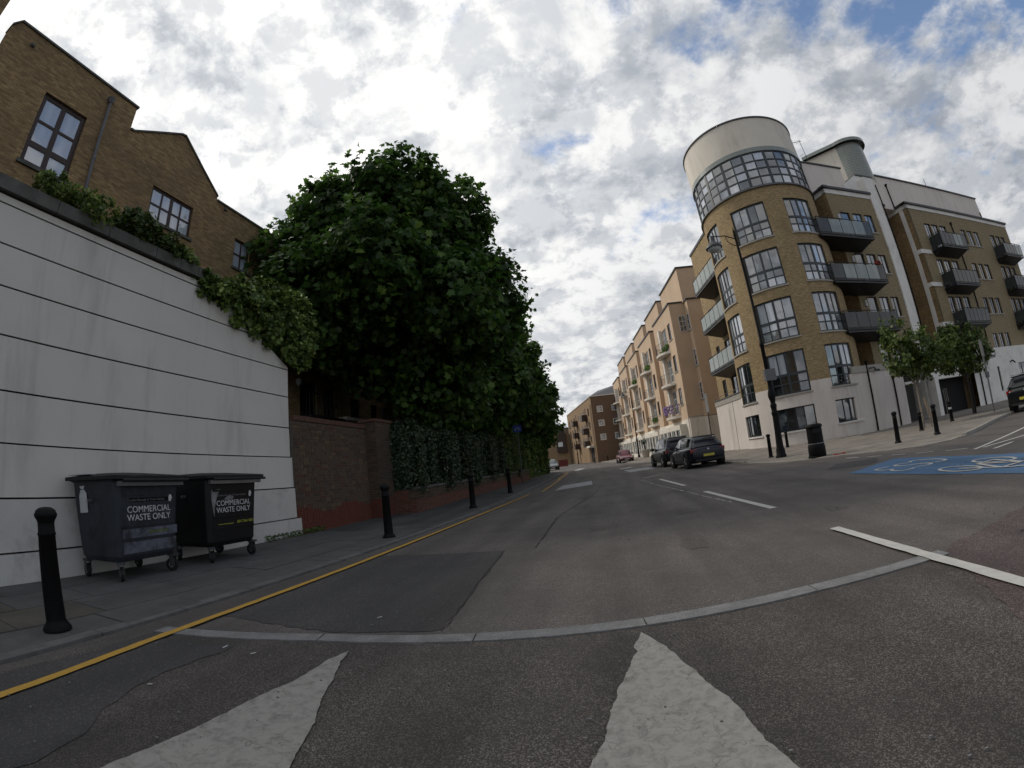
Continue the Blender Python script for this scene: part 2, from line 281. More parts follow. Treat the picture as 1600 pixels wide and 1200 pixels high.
# ------------------------------------------------------------------ mesh helpers
def tag(o, label=None, cat=None, group=None, kind=None, category=None):
    cat = cat or category
    if label: o['label'] = label
    if cat: o['category'] = cat
    if group: o['group'] = group
    if kind: o['kind'] = kind
    return o
def empty(name, loc=(0, 0, 0), rz=0., **k):
    o = bpy.data.objects.new(name, None); COL.objects.link(o); o.location = loc; o.rotation_euler = (0, 0, rz); o.empty_display_size = .2
    return tag(o, **k)
ID = lambda x, y, z: (x, y, z)
class MB:
    def __init__(s): s.v = []; s.f = []; s.uv = []; s.sm = []
    def face(s, pts, uvs=None, smooth=False):
        n = len(s.v); s.v += [tuple(p) for p in pts]; s.f.append(tuple(range(n, n+len(pts))))
        s.uv.append(uvs or [(p[0]+p[1], p[2]) for p in pts]); s.sm.append(smooth)
    def box(s, a0, a1, b0, b1, c0, c1, mp=ID, na=1):
        """a along, b up, c out, through mapping mp(a, b, c)"""
        for i in range(na):
            A0 = a0+(a1-a0)*i/na; A1 = a0+(a1-a0)*(i+1)/na
            P = lambda a, b, c: mp(a, b, c)
            s.face([P(A0, b0, c1), P(A1, b0, c1), P(A1, b1, c1), P(A0, b1, c1)], [(A0, b0), (A1, b0), (A1, b1), (A0, b1)])
            s.face([P(A1, b0, c0), P(A0, b0, c0), P(A0, b1, c0), P(A1, b1, c0)], [(A1, b0), (A0, b0), (A0, b1), (A1, b1)])
            s.face([P(A0, b1, c1), P(A1, b1, c1), P(A1, b1, c0), P(A0, b1, c0)], [(A0, c1), (A1, c1), (A1, c0), (A0, c0)])
            s.face([P(A0, b0, c0), P(A1, b0, c0), P(A1, b0, c1), P(A0, b0, c1)], [(A0, c0), (A1, c0), (A1, c1), (A0, c1)])
            if i == 0: s.face([P(A0, b0, c0), P(A0, b0, c1), P(A0, b1, c1), P(A0, b1, c0)], [(c0, b0), (c1, b0), (c1, b1), (c0, b1)])
            if i == na-1: s.face([P(A1, b0, c1), P(A1, b0, c0), P(A1, b1, c0), P(A1, b1, c1)], [(c1, b0), (c0, b0), (c0, b1), (c1, b1)])
        return s
    def tube(s, pts, r, n=8, cap=True):
        pts = [Vector(p) for p in pts]; rs = r if hasattr(r, '__len__') else [r]*len(pts); rings = []
        for i, p in enumerate(pts):
            d = (pts[min(i+1, len(pts)-1)]-pts[max(i-1, 0)]).normalized()
            u = d.orthogonal().normalized() if abs(d.z) < .99 else Vector((1, 0, 0)); 
            if abs(d.z) < .99: u = d.cross(Vector((0, 0, 1))).normalized()
            w = d.cross(u).normalized()
            rings.append([p+(u*math.cos(2*math.pi*k/n)+w*math.sin(2*math.pi*k/n))*rs[i] for k in range(n)])
        base = len(s.v)
        for rg in rings: s.v += [tuple(x) for x in rg]
        for i in range(len(rings)-1):
            for k in range(n):
                a = base+i*n+k; b = base+i*n+(k+1) % n; s.f.append((a, b, b+n, a+n)); s.uv.append([(k, i)]*4); s.sm.append(True)
        if cap:
            s.face(rings[0][::-1], [(0, 0)]*n); s.face(rings[-1], [(0, 0)]*n)
        return s
    def lathe(s, prof, c=(0, 0), n=20, smooth=True):
        return s.tube([(c[0], c[1], z) for r, z in prof], [max(r, .001) for r, z in prof], n)
    def poly(s, pts, z0, z1):
        """prism of a ground polygon"""
        s.face([(x, y, z1) for x, y in pts], [(x, y) for x, y in pts])
        for i in range(len(pts)):
            (x, y), (a, b) = pts[i], pts[(i+1) % len(pts)]
            s.face([(x, y, z0), (a, b, z0), (a, b, z1), (x, y, z1)])
        return s
    def build(s, name, m, parent=None, off=None, bevel=0., smooth=None, **k):
        me = bpy.data.meshes.new(name)
        v = s.v
        pp = parent
        while off is None and pp is not None:
            if pp.get('_o') is not None: off = pp['_o']
            pp = pp.parent
        if off is not None: v = [(x-off[0], y-off[1], z-off[2]) for x, y, z in v]
        me.from_pydata(v, [], s.f)
        uvl = me.uv_layers.new(name='UVMap'); flat = [c for f in s.uv for p in f for c in p]
        uvl.data.foreach_set('uv', flat)
        me.polygons.foreach_set('use_smooth', [True]*len(s.f) if smooth else s.sm)
        me.materials.append(m)
        o = bpy.data.objects.new(name, me); COL.objects.link(o)
        if parent is not None: o.parent = parent
        if bevel:
            b = o.modifiers.new('bevel', 'BEVEL'); b.width = bevel; b.segments = 2; b.limit_method = 'ANGLE'
        return tag(o, **k)
def copy_tree(o, parent=None):
    c = o.copy(); COL.objects.link(c); c.parent = parent
    for ch in list(o.children): copy_tree(ch, c)
    return c
def root(name, loc, **k):
    """thing at loc whose parts are modelled in world coordinates"""
    o = empty(name, loc, **k); o['_o'] = list(loc); return o
def part(parent_root):
    return parent_root['_o']
def wallmb(mp, s0, s1, z0, z1, holes=(), dep=.16, ns=1, mb=None, back=True):
    """wall face with real openings and reveals; holes = (s0, s1, z0, z1)"""
    b = mb or MB()
    S = sorted({s0, s1, *[min(max(h[0], s0), s1) for h in holes], *[min(max(h[1], s0), s1) for h in holes]}); Z = sorted({z0, z1, *[h[2] for h in holes if z0 < h[2] < z1], *[h[3] for h in holes if z0 < h[3] < z1]})
    if ns > 1:
        st = (s1-s0)/ns; S2 = []
        for a, c in zip(S, S[1:]):
            k = max(1, int(math.ceil((c-a)/st-1e-6))); S2 += [a+(c-a)*i/k for i in range(k)]
        S = S2+[s1]
    for a, c in zip(S, S[1:]):
        for p, q_ in zip(Z, Z[1:]):
            ms, mz = (a+c)/2, (p+q_)/2
            if any(h[0] < ms < h[1] and h[2] < mz < h[3] for h in holes): continue
            b.face([mp(a, p, 0), mp(c, p, 0), mp(c, q_, 0), mp(a, q_, 0)], [(a, p), (c, p), (c, q_), (a, q_)])
    for h in holes:
        SS = [h[0]]+[x for x in S if h[0] < x < h[1]]+[h[1]]
        for a, c in zip(SS, SS[1:]):
            for z in (h[2], h[3]): b.face([mp(a, z, 0), mp(c, z, 0), mp(c, z, -dep), mp(a, z, -dep)], [(a, 0), (c, 0), (c, dep), (a, dep)])
        for x in (h[0], h[1]): b.face([mp(x, h[2], 0), mp(x, h[3], 0), mp(x, h[3], -dep), mp(x, h[2], -dep)], [(0, h[2]), (0, h[3]), (dep, h[3]), (dep, h[2])])
    return b
def window(par, mp, s0, s1, z0, z1, cols, rows, dep=.10, fm=WFRAME, gm=(GCURT,), fw=.055, mw=.03, thick=(), thickr=(), sill=None, na=1, label=None, hot=None):
    """cols, rows = fractions; thick = indices of column boundaries with a fat mullion. window > pane"""
    o = part(par); f = MB(); W = s1-s0; Hh = z1-z0
    xs = [s0+fw]+[s0+fw+(W-2*fw)*c for c in np.cumsum(cols)/sum(cols)]; zs = [z0+fw]+[z0+fw+(Hh-2*fw)*c for c in np.cumsum(rows)/sum(rows)]
    d0, d1 = -dep-.04, -dep+.02
    f.box(s0, s1, z0, z0+fw, d0, d1, mp, na); f.box(s0, s1, z1-fw, z1, d0, d1, mp, na)
    f.box(s0, s0+fw, z0+fw, z1-fw, d0, d1, mp); f.box(s1-fw, s1, z0+fw, z1-fw, d0, d1, mp)
    for i, x in enumerate(xs[1:-1]):
        w_ = mw*2.2 if i in thick else mw; f.box(x-w_/2, x+w_/2, z0+fw, z1-fw, d0, d1-.004, mp)
    for i, z in enumerate(zs[1:-1]): k_ = mw*(1.2 if i in thickr else .55); f.box(s0+fw, s1-fw, z-k_, z+k_, d0, d1-.008, mp, na)
    fo = f.build('window', fm, par, o); 
    if label: fo['label'] = label
    for i, (a, c) in enumerate(zip(xs, xs[1:])):
        for j, (p, q_) in enumerate(zip(zs, zs[1:])):
            b = MB(); b.box(a, c, p, q_, d0+.01, d0+.025, mp)
            g = gm[(i*7+j*3+int(s0*5)+int(z0*3)) % len(gm)] if hot is None else hot(i, j)
            b.build('pane', g, fo, o)
    if sill is not None:
        b = MB(); b.box(s0-.08, s1+.08, z0-.09, z0, -.1, .07, mp, na); b.build('sill', sill, par, o)
    return fo
def stack(parts): pass
def leafmesh(name, pos, nrm, size, m, parent=None, tint=None, maple=False, off=(0, 0, 0), **k):
    n = len(pos)
    if maple: T = np.array([(0, -.5), (.22, -.32), (.5, -.28), (.36, .0), (.46, .26), (.16, .2), (0, .55), (-.16, .2), (-.46, .26), (-.36, .0), (-.5, -.28), (-.22, -.32)])
    else: T = np.array([(0, -.5), (.27, -.15), (.22, .2), (0, .5), (-.22, .2), (-.27, -.15)])
    kk = len(T); nrm = nrm/np.linalg.norm(nrm, axis=1)[:, None]
    a = rng.normal(size=(n, 3)); u = np.cross(nrm, a); u /= np.linalg.norm(u, axis=1)[:, None]; w = np.cross(nrm, u)
    sz = size*rng.uniform(.65, 1.25, n)
    V = pos[:, None, :]+sz[:, None, None]*(T[None, :, 0, None]*u[:, None, :]+T[None, :, 1, None]*w[:, None, :]) - (np.abs(T[:, 0])*.35)[None, :, None]*sz[:, None, None]*nrm[:, None, :]
    V = V.reshape(-1, 3)-np.array(off)
    me = bpy.data.meshes.new(name); me.vertices.add(n*kk); me.vertices.foreach_set('co', V.ravel().astype(np.float32))
    me.loops.add(n*kk); me.loops.foreach_set('vertex_index', np.arange(n*kk, dtype=np.int32)); me.polygons.add(n); me.polygons.foreach_set('loop_start', np.arange(0, n*kk, kk, dtype=np.int32))
    me.update(calc_edges=True)
    at = me.attributes.new('tint', 'FLOAT', 'FACE'); at.data.foreach_set('value', (rng.uniform(0, 1, n) if tint is None else tint).astype(np.float32))
    me.materials.append(m); o = bpy.data.objects.new(name, me); COL.objects.link(o)
    if parent is not None: o.parent = parent
    return tag(o, **k)
def rsph(n):
    a = rng.normal(size=(n, 3)); return a/np.linalg.norm(a, axis=1)[:, None]
def crown_pts(blobs, per, spread=.35, inner=.12):
    """leaf clusters on the shells of several ellipsoids, gaps between; returns pos, normal, tint"""
    P, Nn, T = [], [], []
    tot = sum(b[3]*b[4] for b in blobs)
    for (cx, cy, cz, rx, rz) in blobs:
        n = int(per*rx*rz/tot); nc = max(8, n//26)
        d = rsph(nc); rad = rng.uniform(.80, 1.0, nc)+rng.normal(0, .05, nc); shade = rng.uniform(-.25, .25, nc)
        c = np.array([cx, cy, cz])+d*rad[:, None]*np.array([rx, rx, rz])
        idx = rng.integers(0, nc, n); sp = spread*rng.uniform(.6, 1.4, nc)
        p = c[idx]+rsph(n)*(rng.uniform(0, 1, n)**.5*sp[idx])[:, None]
        ni = int(n*inner); q_ = np.array([cx, cy, cz])+rsph(ni)*(rng.uniform(.3, .85, ni))[:, None]*np.array([rx, rx, rz])
        P += [p, q_]; nn = d[idx]*.6+np.array([0, 0, .5])+rng.normal(0, .55, (n, 3)); Nn += [nn, rng.normal(0, 1, (ni, 3))]
        T += [np.clip(rng.uniform(0, .8, n)**1.5+shade[idx]*.6, 0, 1), rng.uniform(0, .3, ni)]  # inner leaves get darker tints, shading the crown by colour
    return np.concatenate(P), np.concatenate(Nn), np.concatenate(T)
# ------------------------------------------------------------------ frames of reference
ur = Vector((math.sin(R(71.5)), math.cos(R(71.5)), 0)); vr = Vector((-ur.y, ur.x, 0))      # side-street facade
wl = Vector((-math.sin(R(7)), math.cos(R(7)), 0)); ql = Vector((wl.y, -wl.x, 0))           # main-street facade, right side
def FR(perp): return lambda s, z, d: (ur.x*s+vr.x*(perp-d), ur.y*s+vr.y*(perp-d), z)
def FS(q0): return lambda t, z, d: (wl.x*t+ql.x*(q0-d), wl.y*t+ql.y*(q0-d), z)
def FT(t0): return lambda s, z, d: (ql.x*s+wl.x*(t0-d), ql.y*s+wl.y*(t0-d), z)             # faces looking down the street at us; s = q
def FX(X): return lambda s, z, d: (-X+d, s, z)
def FRV(s0): return lambda p, z, d: (ur.x*(s0-d)+vr.x*p, ur.y*(s0-d)+vr.y*p, z)            # return faces of the side-street facade
TC = Vector((31.4*math.sin(R(23.4)), 31.4*math.cos(R(23.4)), 0)); er = Vector((math.sin(R(23.4)), math.cos(R(23.4)), 0)); et = Vector((er.y, -er.x, 0))
def FC(Rr, c=TC): return lambda s, z, d: tuple(Vector((c.x, c.y, z))+(et*math.sin(s/Rr)-er*math.cos(s/Rr))*(Rr+d))
# ================================================================== GROUND
b = MB(); b.face([(-1500, -1500, -.06), (1500, -1500, -.06), (1500, 1500, -.06), (-1500, 1500, -.06)])
b.build('ground', EARTH, kind='structure', label='dull earth ground stretching away beyond the streets')
b = MB(); b.face([(-60, -40, 0), (110, -40, 0), (110, 84, 0), (-60, 84, 0)], [(0, 0)]*4)
b.build('road', ROAD, kind='structure', label='grey asphalt road running up the street and across the junction')
KL = [(-3.3, -12), (-3.45, -6), (-3.7, -2), (-3.83, .9), (-3.95, 2.5), (-3.92, 5), (-3.85, 8), (-3.7, 12), (-3.64, 17.5), (-3.85, 25), (-4.2, 32), (-4.4, 38), (-4.8, 42), (-5.8, 45), (-7.6, 47), (-12, 48), (-45, 48)]
KR = [(ql*7.7+wl*t)[:2] for t in (83, 70, 60, 50, 40, 30, 24)]+[(5.13, 21), (5.49, 17.9), (6.05, 15.7), (7.0, 14.9), (7.8, 13.9), (8.2, 12.8), (8.8, 11.9), (9.85, 11.85), (11.6, 12.9), (14.6, 15.2), (16.8, 16.5), (20, 18.4), (30, 22.2), (60, 32.2), (100, 45.6)]
def polyline(pts, step):
    P = [Vector((p[0], p[1])) for p in pts]; out = []; acc = 0.; 
    for a, c in zip(P, P[1:]):
        L_ = (c-a).length; d = (c-a)/L_
        while acc < L_: out.append(a+d*acc); acc += step
        acc -= L_
    out.append(P[-1]); return out
def smooth(pts, it=2):
    P = [Vector((p[0], p[1])) for p in pts]
    for _ in range(it):
        Q = [P[0]]
        for a, c in zip(P, P[1:]): Q += [a*.75+c*.25, a*.25+c*.75]
        P = Q+[P[-1]]
    return P
KLs = smooth(KL); KRs = smooth(KR)
def zl(y): return .022+.075*min(1, max(0, (y-11)/6))
def zr(p):
    pp = -ur.y*p[0]+ur.x*p[1]; t = -wl.x*0+wl.x*p[0]+wl.y*p[1]
    base = .02 if (5 < p[0] < 10 and p[1] < 19) else .09
    return base
# left pavement
b = MB()
for a, c in zip(KLs, KLs[1:]):
    ya, yc = a.y, c.y
    if ya > 46.5: break
    b.face([(-40, ya, zl(ya)-.004), (a.x-.14, ya, zl(ya)-.004), (c.x-.14, yc, zl(yc)-.004), (-40, yc, zl(yc)-.004)])
b.build('pavement_left', FOOTA, kind='structure', label='dark footway beside the white wall and hedge')
def ribbon(name, pts, w, zf, m, side=0., closed=False, h=.004, jitter=0., **k):
    P = smooth(pts, 2) if len(pts) > 2 else [Vector(p) for p in pts]; b = MB()
    if jitter: P = polyline(P, .12)
    L1, L2 = [], []
    for i, p in enumerate(P):
        d = (P[min(i+1, len(P)-1)]-P[max(i-1, 0)]).normalized(); n = Vector((-d.y, d.x))
        j1, j2 = random.uniform(-jitter, jitter), random.uniform(-jitter, jitter)
        L1.append(p+n*(w/2+side+j1)); L2.append(p+n*(-w/2+side+j2))
    for i in range(len(P)-1):
        b.face([(*L2[i], zf), (*L2[i+1], zf), (*L1[i+1], zf), (*L1[i], zf)], [(0, 0)]*4)
    return b.build(name, m, **k)
# slabs of the near footway, laid one by one
pl = bpy.data.objects['pavement_left']
rows = [(-6.98, -6.2), (-6.19, -5.4), (-5.39, -4.62), (-4.61, -4.02)]
for ri, (x0, x1) in enumerate(rows):
    y = -2.2+.31*ri
    while y < 8.6:
        ln = random.choice((.75, .9, .9, 1.2)); t = random.uniform(-.003, .003)
        b = MB(); b.box(x0+.006, x1-.006, -.02, zl(y)+.004+t, y+.006, y+ln-.006, lambda a, z, c, t=t: (a, c, z+(a+5)*t*.6 if z > 0 else z))
        b.build('paving_slab', SLABT if (y < 1.9 and x0 < -4.5 and random.random() < .75) else SLAB, pl, bevel=.006); y += ln
kl = empty('kerb_left', kind='structure', label='flush granite kerb along the left footway'); kr = empty('kerb_right', kind='structure', label='pale stone kerb of the right hand pavement')
def kerb(par, pts, w, zt, m, side, step=.92, maxd=60):
    P = polyline(pts, step); nobj = 0; rest = MB()
    for a, c in zip(P, P[1:]):
        d = (c-a); 
        if d.length < .2: continue
        d.normalize(); n = Vector((-d.y, d.x))*side; e = d*.006
        z = zt(a)+random.uniform(-.002, .003)
        near = a.length < maxd and nobj < 140
        b = MB() if near else rest
        q = [a+e, c-e, c-e+n*w, a+e+n*w]; b.poly([(x.x, x.y) for x in q], -.05, z)
        if near: b.build('kerbstone', m, par, bevel=.008 if a.length < 12 else 0); nobj += 1
    if rest.f: rest.build('kerbstone_run', m, par, kind='stuff')
kerb(kl, [p for p in KLs if p.y > -3], .15, lambda p: zl(p.y)+.006, KERB, 1)
kerb(kr, KRs, .15, lambda p: .024 if (5.2 < p.x < 10.2 and p.y < 19.5) else .094, KERBL, 1)
# right pavement
b = MB()
def zb(p):   # gentle rise towards the buildings
    q_ = ql.x*p[0]+ql.y*p[1]; pr = -ur.y*p[0]+ur.x*p[1]; s_ = ur.x*p[0]+ur.y*p[1]
    return .0
inner = []
for i, p in enumerate(KRs):
    d = (KRs[min(i+1, len(KRs)-1)]-KRs[max(i-1, 0)]).normalized(); n = Vector((-d.y, d.x)); inner.append(p+n*.15)
TG_ = [(ql*13.5+wl*t)[:2] for t in (83, 70, 60, 50, 40, 30, 27)]+[(TC-er*0-et*2)[:2], (TC-et*1.0)[:2], TC[:2], (TC+et*1)[:2], (TC+et*2)[:2], (TC+et*3)[:2]]+[(ur*s_+vr*22)[:2] for s_ in (22.5, 25, 28, 31, 33, 36, 44, 70, 110)]
ZT = [.33]*8+[.28, .26, .24, .22, .18]+[.14]*9; ZK = [.09]*7+[.05, .02, .02, .02, .02, .02, .02, .02, .05]+[.09]*6
def smz(L_, it=2):
    for _ in range(it): L_ = [L_[0]]+[v for a_, c_ in zip(L_, L_[1:]) for v in (a_*.75+c_*.25, a_*.25+c_*.75)]+[L_[-1]]
    return L_
TGs = smooth(TG_); ZTs = smz(ZT); ZKs = smz(ZK)
for i in range(len(inner)-1):
    A, C, TA, Tc = inner[i], inner[i+1], TGs[i], TGs[i+1]
    for k in range(8):
        f0, f1 = k/8, (k+1)/8
        zz_ = lambda j, f: ZKs[j]+(ZTs[j]-ZKs[j])*f
        pts = [(A.lerp(TA, f0), zz_(i, f0)), (C.lerp(Tc, f0), zz_(i+1, f0)), (C.lerp(Tc, f1), zz_(i+1, f1)), (A.lerp(TA, f1), zz_(i, f1))]
        b.face([(p.x, p.y, z) for p, z in pts], [(p.x*ur.x+p.y*ur.y, p.x*vr.x+p.y*vr.y) for p, z in pts])
b.build('pavement_right', PAVE, kind='structure', label='pale flagged pavement in front of the brick flats')
# road surfaces and markings (sheets 4 mm apart)
def sheet(name, pts, z, m, label, mb=False):
    b = MB(); b.face([(x, y, z) for x, y in pts], [(x, y) for x, y in pts]); return b.build(name, m, kind='structure', label=label)
STR = [(-3.62, 2.36), (-3.47, 2.39), (-2.18, 2.72), (-1.04, 2.87), (.09, 3.0), (1.3, 3.15), (2.47, 3.23)]
near = [(x, y) for x, y in STR]+[(9, 3.3), (9, -14), (-3.2, -14), (-3.4, -4), (-3.75, 0)]
sheet('road_ramp', near, .004, ROADN, 'coarse asphalt of the near ramp below the granite strip')
def ragged(pts, j=.03, st=.15):
    P = polyline(list(pts)+[pts[0]], st); return [(p.x+random.uniform(-j, j), p.y+random.uniform(-j, j)) for p in P[:-1]]
sheet('dark_patch', ragged([(-3.55, 3.0), (-3.5, 6.1), (-1.62, 6.15), (-1.35, 3.08), (-2.2, 2.92)], .022, .07), .004, PATCH, 'dark square asphalt repair beyond the granite strip')
sheet('dark_patch', ragged([(-3.7, -3), (-3.6, 2.25), (-2.7, 2.4), (-2.75, 1.6), (-2.35, .9), (-2.2, -3)], .03), .008, PATCH, 'dark asphalt strip along the yellow line in front')
sheet('reddish_patch', ragged([(2.4, 3.12), (2.47, 3.35), (3.6, 3.75), (9, 5.4), (9, -6), (2.6, -6), (1.7, 1.2)], .03), .008, REDA, 'reddish asphalt on the right of the white line')
gs = empty('granite_strip', kind='structure', label='raised line of granite kerb pieces across the road')
P = [Vector(p) for p in STR]
for i, (a, c) in enumerate(zip(P, P[1:])):
    d = (c-a).normalized(); n = Vector((-d.y, d.x)); e = d*.005; z = .016+random.uniform(-.002, .002)
    b = MB(); b.poly([tuple(x) for x in (a+e-n*.02, c-e-n*.02, c-e+n*.125, a+e+n*.125)], -.04, z); b.build('granite_piece', GRAN, gs, bevel=.006)
def jag(pts, j=.02, st=.08):
    P_ = polyline(list(pts)+[pts[0]], .03); out = []
    for p in P_[:-1]:
        a_ = mnoise.noise(Vector((p.x*2.3, p.y*2.3, 1.7)))*.035+mnoise.noise(Vector((p.x*9, p.y*9, 5.1)))*.012+random.uniform(-.004, .004)
        b_ = mnoise.noise(Vector((p.x*2.3, p.y*2.3, 8.7)))*.03+mnoise.noise(Vector((p.x*11, p.y*11, 2.1)))*.010+random.uniform(-.004, .004)
        out.append((p.x+a_, p.y+b_))
    return out
sheet('triangle_marking', jag([(-1.82, 2.57), (-2.17, -.2), (-.75, -.2)], .016, .05), .012, MARKW, 'cracked white triangle marking pointing at the granite strip, left of two')
sheet('triangle_marking', jag([(.05, 2.88), (.0, 2.66), (.02, 2.6), (-.56, -.2), (.98, -.2), (.19, 2.62)], .016, .05), .012, MARKW, 'cracked white triangle marking pointing at the granite strip, right of two')
yl1 = ribbon('yellow_line', [(-2.3, -6), (-2.85, -1.5), (-3.22, .92), (-3.47, 2.4), (-3.53, 4.65), (-3.52, 9.03), (-3.33, 17.0)], .085, .020, YELL, jitter=.005, kind='structure', label='single yellow line along the near left kerb')
ribbon('yellow_line', [(-3.02, 18.3), (-3.3, 25), (-3.72, 32), (-4.0, 38), (-4.35, 42), (-5.3, 44.6), (-7.4, 46.4)], .09, .006, YELL, kind='structure', label='yellow line curving round the far left corner')
ribbon('yellow_line', [(-3.45, 27), (-3.95, 32), (-4.2, 38), (-4.6, 42), (-5.5, 44.8), (-7.5, 46.7)], .07, .006, YELL, kind='structure', label='second yellow line next to the far left kerb')
LMK = dict(kind='structure')
ribbon('lane_marking', [(2.33, .4), (2.34, 2.4), (2.31, 3.6), (2.28, 4.9)], .115, .022, MARKL, jitter=.006, label='nearest white lane dash crossing the granite strip', **LMK)
ribbon('lane_marking', [(2.3, 7.0), (2.0, 10.9)], .12, .006, MARKL, label='second white lane dash in mid road', **LMK)
ribbon('lane_marking', [(1.87, 13.2), (1.57, 17.4)], .12, .006, MARKL, label='third white lane dash beyond mid road', **LMK)
ribbon('lane_marking', [(1.1, 19.4), (1.8, 20.1)], .12, .006, MARKL, label='short white cross mark at the foot of the hump', **LMK)
ribbon('crack_sealant', [(.9, 18.4), (1.33, 13.8), (1.55, 12.3), (1.79, 10), (2.0, 8.4)], .03, .006, MARKG, label='thin pale sealed crack snaking beside the lane dashes', jitter=.02, **LMK)
ribbon('crack_sealant', [(-1.08, 19.3), (-.1, 19.0), (.9, 19.1)], .04, .006, MARKG, label='thin pale seam across the road at the hump', jitter=.02, **LMK)
ribbon('bay_line', [(2.3, 19.8), (3.7, 19.6), (5.0, 19.8)], .06, .006, MARKG, label='faint white line closing the parking bay behind the navy hatchback', **LMK)
sheet('hump_marking', [(-2.49, 18.1), (-2.49, 21), (-1.23, 22.3), (-1.05, 19.3)], .006, MARKG, 'pale slanted hump marking on the left lane')
sheet('hump_marking', [(.45, 30.8), (2.15, 30.8), (2.27, 27.4), (.77, 26.6)], .006, MARKG, 'pale slanted hump marking in front of the black estate car')
sheet('hump_marking', [(.2, 34.7), (1.1, 36), (1.2, 34.2), (.35, 33.4)], .006, MARKG, 'small pale hump marking farther up the right lane')
sheet('hump_marking', [(-4.3, 47), (-4.2, 53), (-3.3, 50.2), (-3.5, 42)], .006, MARKG, 'pale hump marking at the far left bend')
for i, (a, c) in enumerate([((6.86, 13.36), (6.96, 12.8)), ((7.05, 12.41), (7.2, 11.92)), ((7.26, 11.5), (7.42, 11.1)), ((7.45, 10.7), (7.66, 10.25)), ((7.7, 9.8), (7.92, 9.3))]):
    ribbon('edge_dash', [a, c], .07, .006, MARKL, label='short white kerbside dash, %s from the litter bin' % ('first', 'second', 'third', 'fourth', 'fifth')[i], **LMK)
ribbon('chevron_line', [(7.74, 8.85), (8.5, 9.2), (11.1, 10.5), (14, 12)], .1, .006, MARKL, label='long white edge line of the hatched area at right', **LMK)
for i, (a, c) in enumerate([((7.7, 8.2), (8.5, 8.45)), ((7.95, 8.8), (9.6, 9.0)), ((8.0, 7.5), (9.6, 7.9)), ((9.0, 8.1), (11, 9.2))]):
    ribbon('chevron_line', [a, c], .1, .006, MARKL, label='white hatching bar, %s counted from the blue surfacing' % ('first', 'third', 'second', 'fourth')[i], **LMK)
sheet('cycle_track', ragged([(4.92, 9.56), (5.9, 10.15), (6.81, 10.62), (7.0, 7.2), (7.35, 2), (7.55, -4), (6.0, -4), (5.65, 2), (5.35, 5.9)], .012, .3), .006, BLUEA, 'blue cycle track surfacing across the junction')
for pts, w_, lab in (([(-1.62, 6.1), (-1.5, 4.6), (-1.33, 3.05)], .010, 'thin crack along the edge of the dark asphalt square'), ([(3.2, 3.2), (4.2, 3.05), (5.1, 3.3), (6.6, 3.2), (8.5, 3.6)], .014, 'wandering crack across the reddish asphalt'), ([(-.6, 19.0), (-.8, 14), (-1.3, 9.5), (-1.2, 6.2)], .02, 'long faint seam down the left lane')):
    ribbon('road_crack', polyline(pts, .2), w_, .0135 if pts[0][1] < 3.3 and pts[0][0] != .4 else .0075, PATCHD, jitter=.012, label=lab, **LMK)
for cx_, cy_, r_ in ((.8, 5.4, .35), (1.1, 8.2, .5), (-.4, 7.4, .3), (2.9, 6.1, .28), (1.5, 12, .6), (-.9, 11, .45)):
    P_ = [(cx_+r_*random.uniform(.6, 1.1)*math.cos(t_*.35)*.6, cy_+r_*random.uniform(.6, 1.1)*math.sin(t_*.35)) for t_ in range(18)]
    sheet('oil_stain', P_, .0035, OILST, 'faint dark oil stain on the grey asphalt')
def text(body, name, m, size, mat4, parent=None, ext=.0015, align='CENTER', **k):
    cu = bpy.data.curves.new(name, 'FONT'); cu.body = body; cu.size = size; cu.extrude = ext; cu.align_x = align; cu.align_y = 'CENTER'; cu.resolution_u = 3
    cu.materials.append(m); o = bpy.data.objects.new(name, cu); COL.objects.link(o)
    me = bpy.data.meshes.new_from_object(o); me.name = name; bpy.data.objects.remove(o); o = bpy.data.objects.new(name, me); COL.objects.link(o)
    if parent is not None: o.parent = parent
    o.matrix_local = mat4; return tag(o, **k)
# CS3 and bicycle, read by riders coming towards us; drawn as strokes on the blue surface
def stroke(name, pts, w, z, label): return ribbon(name, pts, w, z, MARKL, kind='structure', label=label)
def cst(cx, cy, glyph, label):
    # local: right = -x, up = -y ; size .42 wide x 1.15 long
    pts = [(cx-gx*.19, cy-gy*.55) for gx, gy in glyph]; return stroke('cycle_track_lettering', pts, .07, .012, label)
cst(6.42, 8.8, [(1, .7), (.4, 1), (-.6, .9), (-1, 0), (-.6, -.9), (.4, -1), (1, -.7)], 'white letter C on the blue cycle track')
cst(5.98, 8.75, [(1, .75), (.3, 1), (-.8, .9), (-.9, .3), (0, 0), (.9, -.3), (.8, -.9), (-.3, -1), (-1, -.75)], 'white letter S on the blue cycle track')
cst(5.5, 8.72, [(-1, .85), (0, 1), (.9, .8), (.7, .15), (-.1, .0), (.8, -.15), (.9, -.85), (0, -1), (-1, -.85)], 'white figure 3 on the blue cycle track')
bs = MB(); BZ = 0.
def bstroke(pts, w=.065, z=.012, cyc=False):
    P = [Vector((6.03-x_*.62, 6.6-y_*.95)) for x_, y_ in pts]
    if cyc: P.append(P[0])
    for i_, (a, c) in enumerate(zip(P, P[1:])):
        global BZ; BZ += .00012; z = .012+BZ
        d = (c-a).normalized(); n = Vector((-d.y, d.x))*w/2; a2, c2 = a-d*w*.25, c+d*w*.25
        bs.face([(*(a2-n), z), (*(c2-n), z), (*(c2+n), z), (*(a2+n), z)], [(0, 0)]*4)
for cx in (-.62, .62): bstroke([(cx+.36*math.cos(t*math.pi/9), -.3+.5*math.sin(t*math.pi/9)) for t in range(18)], cyc=True)
bs2 = bs; bs = MB(); bs.v, bs.f, bs.uv, bs.sm = bs2.v, bs2.f, bs2.uv, bs2.sm
def lift(): pass
